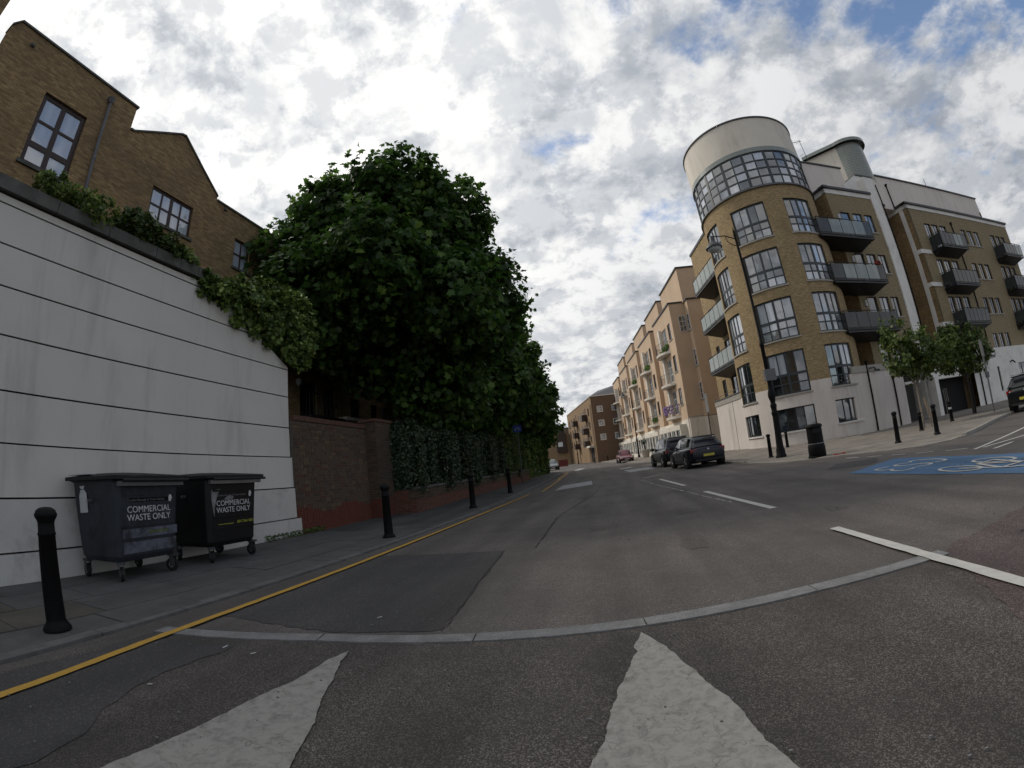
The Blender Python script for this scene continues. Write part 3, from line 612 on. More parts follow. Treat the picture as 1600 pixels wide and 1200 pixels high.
for pts in ([(-.62, -.3), (-.3, .6), (.35, .6)], [(-.3, .6), (-.02, -.3), (.4, .55)], [(.62, -.3), (.35, .75), (.2, .95)], [(-.62, -.3), (-.02, -.3)], [(-.45, .78), (-.15, .78)]): bstroke(pts, z=.014)
bs.build('bicycle_marking', MARKL, kind='structure', label='white bicycle symbol painted on the blue cycle track')
sheet('dark_patch', ragged([(5.1, 11.0), (6.0, 12.2), (6.9, 11.6), (6.1, 10.4)], .06), .004, PATCH, 'small dark asphalt repair at the tip of the blue surfacing')
# loose grit and litter
b = MB()
for _ in range(420):
    x, y = random.uniform(-3.4, 7), random.expovariate(.35)+.6
    s = random.uniform(.003, .009)*(1 if y < 6 else 1.6); z = .012
    b.box(x, x+s*1.6, z, z+s, y, y+s, lambda a, zz, c: (a, c, zz))
b.build('grit', GRAN, kind='stuff', label='loose pale grit scattered over the near road', category='grit') if False else b.build('grit', GRAN, kind='stuff', label='loose pale grit scattered over the near road')
for (x, y, a, lab) in ((-1.98, 3.3, .4, 'crumpled white scrap lying on the dark asphalt square'), (-2.75, 2.35, 1.2, 'white cigarette end below the granite strip'), (-2.45, 2.33, .5, 'pale stick of litter beside the left triangle tip'), (-2.65, 1.62, .2, 'small white scrap on the dark strip by the yellow line')):
    b = MB(); b.box(-.02, .02, 0, .005, -.004, .004, lambda p, z, c: (p, c, z+.004*math.sin(p*60))); o = b.build('litter_scrap', STICK); o.location = (x, y, .012); o.rotation_euler = (0, 0, a); tag(o, lab, 'litter', 'scraps on the road')
b = MB(); 
for t in range(10):
    a0 = t*math.pi/5; b.tube([(.22*math.cos(a0), .13*math.sin(a0), .02+.02*math.sin(3*a0)), (.22*math.cos(a0+.63), .13*math.sin(a0+.63), .02+.02*math.sin(3*a0+1.9))], .014, 6)
o = b.build('red_band', REDP); o.location = (7.5, 15.0, .02); tag(o, 'loop of red plastic lying by the litter bin', 'litter')
# ================================================================== WHITE WALL (left)
ww = root('boundary_wall', (-7, 2, 0), label='tall white rendered wall with grooved bands beside the bins', category='wall')
WF = FX(7.0)
LV = [4.93, 4.368, 3.799, 3.156, 2.443, 1.778, 1.09, .41]
YE = 8.42
def wtop(y): return 5.06 if y < 6.1 else 5.06-(y-6.1)/(YE-6.1)*1.2
zz = [5.06]+LV+[.0]
for i, (z1, z0) in enumerate(zip(zz, zz[1:])):
    b = MB(); g = .0125; bat = .0 if z0 > 1.7 else (.03 if z0 > 1 else (.06 if z0 > .3 else .09))
    ya = -14; segs = 24
    for k in range(segs):
        y0 = ya+(YE+bat*1.6-ya)*k/segs; y1 = ya+(YE+bat*1.6-ya)*(k+1)/segs
        t0 = min(z1-g, wtop(y0)); t1 = min(z1-g, wtop(y1)); bz = z0+(g if i < 8 else -.05)
        if t0 <= bz+.01 and t1 <= bz+.01: continue
        t0, t1 = max(t0, bz+.005), max(t1, bz+.005); x0, x1 = -7.25, -7.0+bat
        V = [(x1, y0, bz), (x1, y1, bz), (x1, y1, t1), (x1, y0, t0), (x0, y0, bz), (x0, y1, bz), (x0, y1, t1), (x0, y0, t0)]
        b.face([V[0], V[1], V[2], V[3]], [(y0, bz), (y1, bz), (y1, t1), (y0, t0)]); b.face([V[3], V[2], V[6], V[7]]); b.face([V[0], V[1], V[5], V[4]])
        if k == segs-1: b.face([V[1], V[5], V[6], V[2]])
    b.build('render_band', WALLD if i >= 7 else WALLW, ww)
b = MB(); b.box(-14, YE-.03, 0, 3.8, -.35, -.03, WF); b.box(-14, 6.0, 3.8, 5.05, -.35, -.03, WF); b.build('wall_core', DARKV, ww)
y = -13.4; cs_ = [-13.4, -12.4, -11.4, -10.4, -9.4, -8.4, -7.4, -6.4, -5.4, -4.4, -3.4, -2.4, -1.4, -.4, .58, 1.58, 2.6, 3.56, 4.54, 5.1, 5.55, 6.1]
for a, c in zip(cs_, cs_[1:]):
    b = MB(); b.box(a+.006, c-.006, 5.085, 5.29, -.34, .085, WF); b.build('coping_stone', STONE, ww, bevel=.012)
b = MB(); b.box(YE+.0, YE+.07, 2.02, 2.32, -.13, -.02, WF); o = b.build('meter_box', WHITE, ww, bevel=.01)
# raised planting bed behind the wall (soil the wall holds back)
b = MB(); b.box(-14, 8.2, 4.6, 5.0, -1.6, -.36, WF); b.build('planting_bed', STONE, ww)
def clump(name, c, r, rz, n, size, m, label, cat, group=None, maple=False, extra=None, spread=.12):
    P, Nn, T = crown_pts([(c[0], c[1], c[2], r, rz, 1.)] if extra is None else extra, n*4, spread=spread, inner=.25) if False else crown_pts([(b[0], b[1], b[2], b[3], b[4]) for b in (extra or [(c[0], c[1], c[2], r, rz)])], n, spread=spread, inner=.25)
    o = leafmesh(name, P, Nn, size, m, tint=T, maple=maple, off=c); o.location = c; return tag(o, label, cat, group)
def crown_pts(blobs, n_total, spread=.35, inner=.12):
    P, Nn, T = [], [], []; tot = sum(b[3]*b[4] for b in blobs)
    for (cx, cy, cz, rx, rz) in blobs:
        n = max(20, int(n_total*rx*rz/tot)); nc = max(8, n//24)
        d = rsph(nc); rad = rng.uniform(.80, 1.02, nc)+np.abs(rng.normal(0, .05, nc)); shade = rng.uniform(-.25, .3, nc)
        c = np.array([cx, cy, cz])+d*rad[:, None]*np.array([rx, rx, rz])
        idx = rng.integers(0, nc, n); sp = spread*rng.uniform(.6, 1.4, nc)
        p = c[idx]+rsph(n)*(rng.uniform(0, 1, n)**.5*sp[idx])[:, None]
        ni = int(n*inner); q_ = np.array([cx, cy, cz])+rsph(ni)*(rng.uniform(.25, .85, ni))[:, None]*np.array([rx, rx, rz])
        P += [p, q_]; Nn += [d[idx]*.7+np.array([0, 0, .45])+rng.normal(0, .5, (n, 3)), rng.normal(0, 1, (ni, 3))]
        T += [np.clip(rng.uniform(0, .8, n)**1.5+shade[idx]*.6, 0, 1), rng.uniform(0, .3, ni)]  # darker tints on inner leaves put crown shade into the colour
    return np.concatenate(P), np.concatenate(Nn), np.concatenate(T)
WG = 'small plants growing over the white wall top'
for (y, z, r, n, lab, m) in ((2.55, 5.52, .36, 900, 'leafy pale green shrub on the wall top below the tall window', LEAFW), (3.25, 5.46, .42, 1100, 'spreading green plant at the foot of the drainpipe', LEAFW), (4.15, 5.58, .42, 1500, 'dark rounded shrub on the wall top between the two windows', LEAFG), (4.85, 5.46, .34, 1100, 'second dark rounded bush just before the wide window', LEAFG), (5.35, 5.42, .28, 500, 'wispy grassy plant below the wide window', LEAFW)):
    clump('wall_shrub', (-7.12, y, z), r, r*.62, n, .085, m, lab, 'shrub', WG, spread=.1)
ex = [(-7.0, 5.35, 5.33, .12, .07), (-6.95, 5.75, 5.0, .2, .30), (-6.92, 6.2, 5.0, .26, .38), (-6.92, 6.7, 4.97, .28, .52), (-6.92, 7.2, 4.95, .3, .62), (-6.92, 7.7, 4.95, .32, .74), (-6.92, 8.2, 5.0, .34, .80), (-6.95, 8.7, 5.02, .36, .78), (-6.9, 8.2, 4.42, .26, .30), (-6.92, 8.6, 4.45, .32, .36), (-6.9, 7.7, 4.5, .22, .3), (-6.88, 8.45, 4.12, .24, .22), (-6.9, 8.8, 4.2, .28, .28), (-7.05, 9.0, 5.0, .34, .70), (-7.3, 8.6, 5.1, .4, .5), (-7.3, 7.6, 5.2, .4, .4)]
clump('ivy', (-6.98, 7.6, 4.95), .5, .5, 13500, .10, LEAFI, 'variegated ivy spilling over the end of the white wall', 'ivy', None, True, ex, spread=.12)
# ================================================================== LEFT BRICK BUILDING  (x = -12)
lb = root('brick_building', (-12, 10, 0), label='dark brick building with gabled parapet above the white wall', category='building')
LX = FX(12.0)
holes = [(3.1, 4.52, 8.87, 11.1), (7.29, 9.03, 9.12, 10.28), (11.13, 11.95, 8.93, 10.1), (12.85, 13.65, 8.93, 10.06), (15.2, 16.35, 3.85, 5.4), (16.9, 17.75, 3.95, 5.27), (19.1, 19.98, 3.95, 5.15), (21.1, 21.75, 4.0, 5.05), (22.35, 22.95, 4.2, 5.0), (15.15, 16.2, 6.0, 7.0), (17.8, 18.8, 6.0, 7.0), (20.5, 21.5, 6.0, 7.0)]
b = wallmb(LX, 1.4, 26.0, 0, 11.1, holes, .14)
def gprism(pts, d0=-.35, d1=0.):
    b.face([LX(y, z, d1) for y, z in pts], [(y, z) for y, z in pts]); b.face([LX(y, z, d0) for y, z in pts])
gprism([(1.4, 11.1), (5.97, 11.1), (5.97, 12.5), (1.6, 12.6), (1.4, 12.3)]); gprism([(5.97, 11.1), (10.0, 11.1), (10.0, 11.26), (8.08, 12.74), (7.9, 12.7), (6.1, 11.62), (5.97, 11.62)])
b.box(1.4, 26, 0, 11.1, -9, -8.8, LX); b.face([LX(1.4, 0, 0), LX(1.4, 11.1, 0), LX(1.4, 11.1, -9), LX(1.4, 0, -9)], [(0, 0), (0, 11), (9, 11), (9, 0)]); b.face([LX(26, 0, 0), LX(26, 11.1, 0), LX(26, 11.1, -9), LX(26, 0, -9)], [(0, 0), (0, 11), (9, 11), (9, 0)])
b.face([LX(1.4, 11.1, -.35), LX(1.4, 12.3, -.35), LX(1.4, 12.3, 0), LX(1.4, 11.1, 0)]); b.face([LX(5.97, 11.62, -.35), LX(5.97, 12.5, -.35), LX(5.97, 12.5, 0), LX(5.97, 11.62, 0)])
b.build('wall', STOCKB, lb)
b = MB(); b.box(1.41, 25.99, 10.9, 11.0, -8.7, -.4, LX); b.box(1.5, 25.9, 0.0, 10.9, -5.2, -5, LX); b.build('roof', LEAD, lb)
def capstrip(pts):
    b = MB()
    for (y0, z0), (y1, z1) in zip(pts, pts[1:]):
        q = [LX(y0, z0, .05), LX(y1, z1, .05), LX(y1, z1+.07, .05), LX(y0, z0+.07, .05)]; r_ = [LX(y0, z0, -.4), LX(y1, z1, -.4), LX(y1, z1+.07, -.4), LX(y0, z0+.07, -.4)]
        b.face(q); b.face(r_); b.face([q[3], q[2], r_[2], r_[3]]); b.face([q[0], q[1], r_[1], r_[0]]); b.face([q[0], q[3], r_[3], r_[0]]); b.face([q[1], q[2], r_[2], r_[1]])
    b.build('parapet_coping', STONE, lb)
capstrip([(1.38, 12.3), (1.6, 12.6), (6.02, 12.5)]); capstrip([(5.97, 11.62), (6.1, 11.62), (7.9, 12.7), (8.08, 12.74), (10.0, 11.26)]); capstrip([(10.0, 11.1), (26, 11.1)])
GL = (GBRIGHT, GCURT)
h = holes
wn_ = window(lb, LX, *h[0][:2], h[0][2], h[0][3], [1, 1], [.55, .78, .78], .10, WFRAMEB, (GBRIGHT,), fw=.13, mw=.07, thick=(0,), thickr=(0,), sill=STONE)
window(lb, LX, *h[1][:2], h[1][2], h[1][3], [1, 1, 1, 1], [1, 1], .08, WFRAMEB, (GBRIGHT,), fw=.07, mw=.05, thick=(1,), sill=STONE)
window(lb, LX, *h[2][:2], h[2][2], h[2][3], [1, 1], [1, 1], .08, WFRAMEB, (GBRIGHT,), fw=.06, mw=.05, sill=STONE)
window(lb, LX, *h[3][:2], h[3][2], h[3][3], [1, 1], [1, 1], .08, WFRAMEB, (GBRIGHT,), fw=.06, mw=.05, sill=STONE)
for k in (4, 5, 6, 7): window(lb, LX, *h[k][:2], h[k][2], h[k][3], [1, 1], [1.4, 1] if k > 4 else [1], .10, WFRAME, (GDARK,), sill=None)
for k in (8, 9, 10, 11): window(lb, LX, *h[k][:2], h[k][2], h[k][3], [1, 1], [1], .06, WFRAME, (GBRIGHT,), sill=SILL)
b = MB(); b.tube([LX(5.0, 12.0, .1), LX(5.04, 10.6, .1), LX(5.12, 7.5, .1), LX(5.12, 5.0, .1)], .05, 10); b.tube([LX(5.0, 11.95, .1), LX(4.99, 12.12, .1)], [.07, .13], 10); b.tube([LX(5.06, 9.9, .1), LX(5.06, 9.98, .1)], .062, 10); b.build('drainpipe', LEAD, lb)
for y, z in ((2.17, 12.15), (10.46, 10.97)):
    b = MB(); b.box(y-.07, y+.07, z-.06, z+.06, -.02, .03, LX); b.tube([LX(y, z-.02, .03), LX(y, z-.02, .08)], .045, 10); b.build('air_vent', STONE, lb)
b = MB(); b.box(17.0, 20.65, 3.8, 3.93, 0, 1.1, LX); b.build('balcony_slab', WHITE, lb); 
b = MB(); b.box(14.5, 16.9, 3.68, 3.8, 0, 1.1, LX)
for i in range(9): b.tube([LX(14.5+i*.28, 3.8, 1.02), LX(14.5+i*.28, 4.65, 1.02)], .018, 5)
b.tube([LX(14.5, 4.66, 1.02), LX(16.9, 4.66, 1.02)], .025, 6); b.build('balcony_railing', DARKM, lb)
b = MB(); b.lathe([(.03, 5.12), (.11, 5.2), (.13, 5.34), (.06, 5.42)], (-11.88, 14.98), 10); b.build('wall_lamp', STICK, lb)
# nearer building edge that cuts the top left corner of the view
nb = root('dark_building', (-12, -4, 0), label='dark edge of a building cutting the top left corner', category='building')
b = MB(); b.box(-14, .98, 0, 13.6, -9, 0, LX); b.build('wall', STOCKB, nb); b = MB(); b.box(-14, 1.0, 13.6, 13.75, -9, .08, LX); b.build('coping', STONE, nb)
# ================================================================== OLD BRICK WALL (bricks laid one by one)
bw = root('old_brick_wall', (-6.95, 10.6, 0), label='low old brown brick wall with red painted foot between the white wall and the hedge', category='wall')
BXF = FX(6.92)
b = MB(); b.box(8.45, 12.95, .0, .60, -.34, -.012, BXF); b.build('mortar_bed', MORTARR, bw)
b = MB(); b.box(8.45, 12.95, .6, 2.62, -.34, -.012, BXF); b.build('mortar_bed', MORTAR, bw)
bm_cache = {}
def brickmesh(w, mi):
    key = (round(w, 3), mi)
    if key not in bm_cache:
        q = MB(); q.box(0, w, 0, .065, -.1, 0, lambda a, z, c: (c, a, z)); o = q.build('brick', BRICKS[mi]); bm_cache[key] = o.data; bpy.data.objects.remove(o)
    return bm_cache[key]
bricks = []; z = .012; row = 0
while z < 2.58:
    y = 8.46-(.11 if row % 2 else 0); k = 0
    while y < 12.9:
        w = .215 if (k+row) % 2 == 0 or random.random() < .6 else .1025
        y0 = max(y, 8.46); y1 = min(y+w, 12.93)
        if y1-y0 > .04: bricks.append((y0, z, y1-y0))
        y += w+.011; k += 1
    z += .076; row += 1
bricks.sort(key=lambda t: (t[0]**2+6.9**2+(t[1]-1.15)**2))
rest = {}
for i, (y, z, w) in enumerate(bricks):
    rr = random.random(); mi = 5 if z < .52+.08*math.sin(y*3.1) else (0 if rr < .38 else 1 if rr < .62 else 2 if rr < .82 else 3 if rr < .92 else 4)
    dx = random.uniform(-.004, .005)
    if i < 290 and abs(w-.215) < .001 or i < 290 and abs(w-.1025) < .001:
        o = bpy.data.objects.new('brick', brickmesh(w, mi)); COL.objects.link(o); o.parent = bw; o.location = (.03+dx, y-10.6, z); o.rotation_euler = (random.uniform(-.006, .006), random.uniform(-.02, .02), 0)
    else:
        rest.setdefault(mi, MB()).box(y, y+w, z, z+.065, -.1, dx, BXF)
for mi, q in rest.items(): q.build('brickwork', BRICKS[mi], bw, kind='stuff')
for i in range(21):
    y0 = 8.46+i*.2155; b = MB(); b.box(y0+.005, min(12.94, y0+.21), 2.625, 2.74+random.uniform(0, .008), -.37, .03, BXF); b.build('coping_brick', BRICKS[4], bw)
for i in range(37):   # the pier
    pass
pr = root('brick_pier', (-6.6, 12.3, 0), label='square brick pier closing the old wall beside the hedge', category='pier')
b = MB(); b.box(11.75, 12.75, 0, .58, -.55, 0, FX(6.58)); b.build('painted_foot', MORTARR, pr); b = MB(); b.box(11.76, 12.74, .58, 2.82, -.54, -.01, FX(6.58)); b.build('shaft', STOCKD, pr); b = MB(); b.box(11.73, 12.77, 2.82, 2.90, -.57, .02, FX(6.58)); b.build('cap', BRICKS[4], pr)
# weeds at the wall feet
P = np.stack([rng.uniform(-6.98, -6.75, 700), rng.uniform(7.3, 9.3, 700), rng.uniform(.0, .14, 700)], 1)
leafmesh('weeds', P, rng.normal(0, 1, (700, 3)), .05, LEAFG, kind='stuff', label='scruffy weeds along the wall foot where white wall meets brick')
# ================================================================== LOW WALL, HEDGES
lw = root('low_brick_wall', (-5.95, 20, 0), label='low red brick wall under the laurel hedge', category='wall')
LWF = FX(5.86)
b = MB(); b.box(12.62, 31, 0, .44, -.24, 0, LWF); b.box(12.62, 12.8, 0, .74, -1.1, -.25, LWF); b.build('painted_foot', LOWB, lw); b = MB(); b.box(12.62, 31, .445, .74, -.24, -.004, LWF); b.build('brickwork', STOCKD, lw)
for i in range(20):
    y0 = 12.8+i*.91; b = MB(); b.box(y0+.006, y0+.904, .745, .82, -.27, .025, LWF); b.build('coping_stone', STONE, lw)
def hedge(name, x0, x1, y0, y1, z0, z1, n, size, m, label, bow=.0):
    """box of leaves: shell of clusters plus inner leaves tinted darker to paint the shade inside"""
    c = ((x0+x1)/2, (y0+y1)/2, z0); nc = n//14
    f = rng.uniform(0, 1, nc); cc_ = np.zeros((nc, 3)); nn = np.zeros((nc, 3))
    yy = rng.uniform(y0, y1, nc); zzz = z0+(z1-z0)*rng.uniform(0, 1, nc)
    bump = .14*np.sin(yy*2.1)+.1*np.sin(yy*5.3+1)
    k = f < .5; cc_[k] = np.stack([x1+bump[k]*.8, yy[k], zzz[k]], 1); nn[k] = (1, 0, .3)
    k = (f >= .5) & (f < .8); top = z1+bump-bow*((yy-(y0+y1)/2)/((y1-y0)/2))**2; cc_[k] = np.stack([rng.uniform(x0, x1, k.sum()), yy[k], top[k]], 1); nn[k] = (.2, 0, 1)
    k = f >= .8; side = np.where(rng.uniform(0, 1, k.sum()) < .6, y0, y1); cc_[k] = np.stack([rng.uniform(x0, x1, k.sum()), side, zzz[k]], 1); nn[k] = (.3, -1, .2)
    if bow: cc_[:, 2] = np.minimum(cc_[:, 2], top)
    idx = rng.integers(0, nc, n); p = cc_[idx]+rsph(n)*(rng.uniform(0, 1, n)**.5*.17)[:, None]; nrm = nn[idx]+rng.normal(0, .55, (n, 3)); sh = rng.uniform(-.2, .3, nc)
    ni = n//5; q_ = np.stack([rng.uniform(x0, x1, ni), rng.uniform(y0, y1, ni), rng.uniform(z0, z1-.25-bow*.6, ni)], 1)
    o = leafmesh(name, np.concatenate([p, q_]), np.concatenate([nrm, rng.normal(0, 1, (ni, 3))]), size, m, tint=np.concatenate([np.clip(rng.uniform(0, 1, n)**2.2+sh[idx], 0, 1), rng.uniform(0, .2, ni)]), off=c); o.location = c  # inside leaves take the darkest tints as painted shade
    return tag(o, label, 'hedge')
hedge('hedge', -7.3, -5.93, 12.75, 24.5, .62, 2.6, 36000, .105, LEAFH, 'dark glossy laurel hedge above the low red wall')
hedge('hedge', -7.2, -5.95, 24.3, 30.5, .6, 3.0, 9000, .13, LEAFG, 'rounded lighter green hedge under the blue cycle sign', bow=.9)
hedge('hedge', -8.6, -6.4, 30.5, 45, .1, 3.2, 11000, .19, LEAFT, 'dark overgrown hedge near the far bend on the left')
gp = root('gate_post', (-7.4, 45.6, 0), label='buff stone gate post at the end of the far hedge', category='post'); b = MB(); b.box(45.4, 45.8, 0, 2.5, -.4, 0, FX(7.1)); b.build('shaft', FARY, gp); b = MB(); b.box(45.36, 45.84, 2.5, 2.6, -.44, .04, FX(7.1)); b.build('cap', SILL, gp)
# ================================================================== TREES
def tree(name, loc, th, blobs, n, size, m, label, cat='tree', trunk=.2, bark=BARK, maple=True, group=None, limbs=9, spread=.4, inner=.35):
    t = empty(name, loc, label=label, category=cat) if group is None else empty(name, loc, label=label, category=cat, group=group)
    b = MB(); top = Vector((0, 0, th)); b.tube([(0, 0, 0), (.02, .01, th*.4), tuple(top)], [trunk*1.25, trunk, trunk*.85], 10)
    for i in range(limbs):
        bl = blobs[i % len(blobs)]; e = Vector((bl[0], bl[1], bl[2]))+Vector(rsph(1)[0])*bl[3]*.6; mid = top.lerp(e, .5)+Vector((random.uniform(-.3, .3), random.uniform(-.3, .3), .3))
        b.tube([tuple(top-Vector((0, 0, .2))), tuple(mid), tuple(e)], [trunk*.5, trunk*.28, trunk*.08], 6)
    b.build('trunk', bark, t)
    P, Nn, T = crown_pts(blobs, n, spread, inner); 
    leafmesh('crown', P, Nn, size, m, t, tint=T, maple=maple, kind='stuff'); return t
def blobset(n, R_, Rz, cz, jit, rmin, rmax):
    out = [(0, 0, cz, R_*.78, Rz*.8)]
    for i in range(n):
        d = rsph(1)[0]; out.append((d[0]*R_*.62, d[1]*R_*.62, cz+d[2]*Rz*.62, R_*random.uniform(rmin, rmax), Rz*random.uniform(rmin, rmax)))
    return out
TG = 'plane trees in a row behind the hedge'
def crownset(R_, Rz, cz, flat=1.0):
    out = [(0, 0, cz, R_*.74, Rz*.84)]
    for k in range(8):
        a_ = k*math.pi/4+.3; out.append((R_*.64*math.cos(a_), R_*.64*math.sin(a_), cz-Rz*.26+.6*math.sin(k*2.4), R_*(.35+.06*math.sin(k*1.7)), Rz*(.36+.06*math.cos(k*2.3))))
    for k in range(6):
        a_ = k*math.pi/3; out.append((R_*.45*math.cos(a_), R_*.45*math.sin(a_), cz+Rz*.42+.4*math.sin(k*2.9), R_*(.30+.05*math.cos(k*1.3)), Rz*(.30+.06*math.sin(k*1.9))))
    out += [(.4, -.4, cz+Rz*.58, R_*.30, Rz*.26), (-1.5, .2, cz+Rz*.50, R_*.30, Rz*.28), (-.3, 1.2, cz+Rz*.54, R_*.26, Rz*.25), (-R_*.62, -R_*.42, cz+.4, R_*.34, Rz*.34), (-R_*.5, -R_*.55, cz-1.6, R_*.3, Rz*.3)]
    return out
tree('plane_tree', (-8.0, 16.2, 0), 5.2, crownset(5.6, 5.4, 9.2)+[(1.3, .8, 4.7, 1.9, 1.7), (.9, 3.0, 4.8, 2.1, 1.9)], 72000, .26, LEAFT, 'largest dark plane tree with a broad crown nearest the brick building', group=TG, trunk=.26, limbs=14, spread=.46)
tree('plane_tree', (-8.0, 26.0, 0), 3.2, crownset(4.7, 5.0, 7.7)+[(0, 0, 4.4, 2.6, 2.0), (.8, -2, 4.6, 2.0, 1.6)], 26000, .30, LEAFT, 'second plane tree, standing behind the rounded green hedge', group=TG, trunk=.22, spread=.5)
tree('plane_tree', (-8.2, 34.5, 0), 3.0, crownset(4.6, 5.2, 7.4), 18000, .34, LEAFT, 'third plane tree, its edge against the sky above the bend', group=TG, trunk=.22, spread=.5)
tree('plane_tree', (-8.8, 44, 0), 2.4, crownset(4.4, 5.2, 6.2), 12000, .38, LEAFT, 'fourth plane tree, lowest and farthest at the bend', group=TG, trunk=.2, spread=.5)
# ================================================================== ROUND TOWER FLATS (right)
tb = root('apartment_building', (12.5, 28.8, .2), label='round brick tower flats with glazed drum and white cap on the corner', category='building')
R1 = 3.93; C1 = FC(R1); ph = lambda d: R(d)*R1
rowsT = [(12.3, 14.62), (9.2, 11.56), (6.12, 8.48), (3.0, 5.38)]
colsT = [(-71.5, -43.5), (-24.7, 8.2), (26.6, 57.8)]
hb = [(ph(a), ph(c), z0, z1) for a, c in colsT for z0, z1 in rowsT]; h0 = [(ph(a), ph(c), .96, 2.24) for a, c in colsT]
wallmb(C1, ph(-150), ph(112), 3.5, 15.58, hb, .16, 90).build('brick_wall', STOCK, tb)
b = wallmb(C1, ph(-150), ph(112), .0, 3.5, hb+h0, .16, 90); b.build('render_base', PINKW, tb)
b = MB(); b.box(ph(-100), ph(95), .0, .32, 0, .03, C1, 50); b.build('plinth', PINKW, tb)
b = MB(); b.lathe([(R1-.22, 0), (R1-.22, 15.5)], (TC.x, TC.y), 64); b.build('room_interior', DARKV, tb)
gsets = [(GCURT, GMID, GCURT), (GMID, GCURT, GBRIGHT), (GBRIGHT, GMID, GCURT)]
for ci, (a, c) in enumerate(colsT):
    for ri, (z0, z1) in enumerate(rowsT):
        gm = [(GBRIGHT, GMID, GDARK, GCURT), (GBRIGHT, GCURT, GMID, GMID), (GCURT, GMID, GCURT, GBRIGHT), (GDARK, GMID, GDARK, GBRIGHT)][ri]
        window(tb, C1, ph(a), ph(c), z0, z1, [1, 1, 1, 1], [.48, .48, 1.15], .10, SLATEF, gm, fw=.085, mw=.062, thick=(1,), thickr=(1,), sill=SILL, na=8,
               hot=(lambda i, j, gm=gm, ci=ci, ri=ri: gm[(i//2+ci+ri+(j == 0)) % 4] if ri < 3 else (GDARK if (i >= 2) == (ci < 2) or j < 2 else GBRIGHT)))
    window(tb, C1, ph(a), ph(c), .96, 2.24, [1, 1, 1, 1], [1], .12, WFRAME, (GMID, GDARK), fw=.07, mw=.05, thick=(1,), sill=WHITE, na=8)
RD = 3.99; CD = FC(RD); pd = lambda d: R(d)*RD
window(tb, CD, pd(-125), pd(109), 15.66, 18.15, [1]*22, [1, 1, 1, 1], .02, SLATEF, (GMID, GCURT, GDARK, GBRIGHT, GMID), fw=.07, mw=.08, thick=tuple(range(1, 22, 2)), na=66)
b = MB(); b.box(pd(-150), pd(115), 15.58, 15.66, -.4, .07, CD, 60); b.build('drum_ledge', LEAD, tb)
b = MB(); b.box(pd(-150), pd(115), 18.15, 18.47, -.3, .05, CD, 60); b.build('drum_frieze', GBLOCK, tb)
b = MB(); b.lathe([(RD+.02, 18.472), (RD+.03, 20.82)], (TC.x, TC.y), 96); b.build('drum_cap', CREAM, tb)
b = MB(); b.lathe([(RD+.03, 20.822), (RD+.10, 20.824), (RD+.10, 20.93), (RD, 20.95)], (TC.x, TC.y), 96, smooth=False); o = b.build('cap_rim', LEAD, tb)
b = MB(); b.lathe([(RD-.25, 15.5), (RD-.25, 18.4)], (TC.x, TC.y), 64); b.build('drum_interior', DARKV, tb)
# street wing left of the tower
S13 = FS(13.6); S12 = FS(12.2)
hs = [(31.0, 32.9, z, z+2.15) for z in (12.35, 9.25, 6.15)]+[(34.0, 34.8, z, z+1.4) for z in (13.1, 10.0, 6.9, 4.2)]+[(31.4, 32.9, 4.0, 5.6)]
wallmb(S13, 28.0, 36.0, 0, 16.75, hs, .15).build('street_wall', STOCK, tb)
for h in hs[:3]: window(tb, S13, *h[:4], [1, 1, 1], [1], .1, WFRAME, (GDARK, GMID))
for h in hs[3:]: window(tb, S13, *h[:4], [1, 1], [1], .1, WFRAME, (GDARK,), sill=SILL)
b = MB(); b.box(28, 36.1, 16.75, 16.95, -.3, .06, S13); b.build('parapet_coping', COPING, tb)
b = MB(); b.box(28, 36, 0, 16.7, -8, -.3, S13); b.build('wall_core', STOCK, tb)
b = MB(); b.box(26.9, 33.3, 0, 3.52, -1.5, 0, S12); b.build('render_base', PINKW, tb); b = MB(); b.box(26.9, 33.35, 3.525, 3.9, -1.52, .04, S12); b.build('terrace_fascia', SILL, tb)
b = MB(); b.box(28.0, 33.35, 3.9, 3.96, -.1, .09, S12); b.tube([S12(28, 4.2, 0), S12(33.3, 4.2, 0)], .02, 6)
for i in range(5): b.tube([S12(28.4+i*1.2, 3.95, 0), S12(28.4+i*1.2, 4.2, 0)], .015, 5)
b.build('terrace_rail', LEAD, tb)
b = MB(); b.box(30.0, 30.03, .2, 3.5, 0, .012, S12); b.build('joint_strip', STONE, tb)
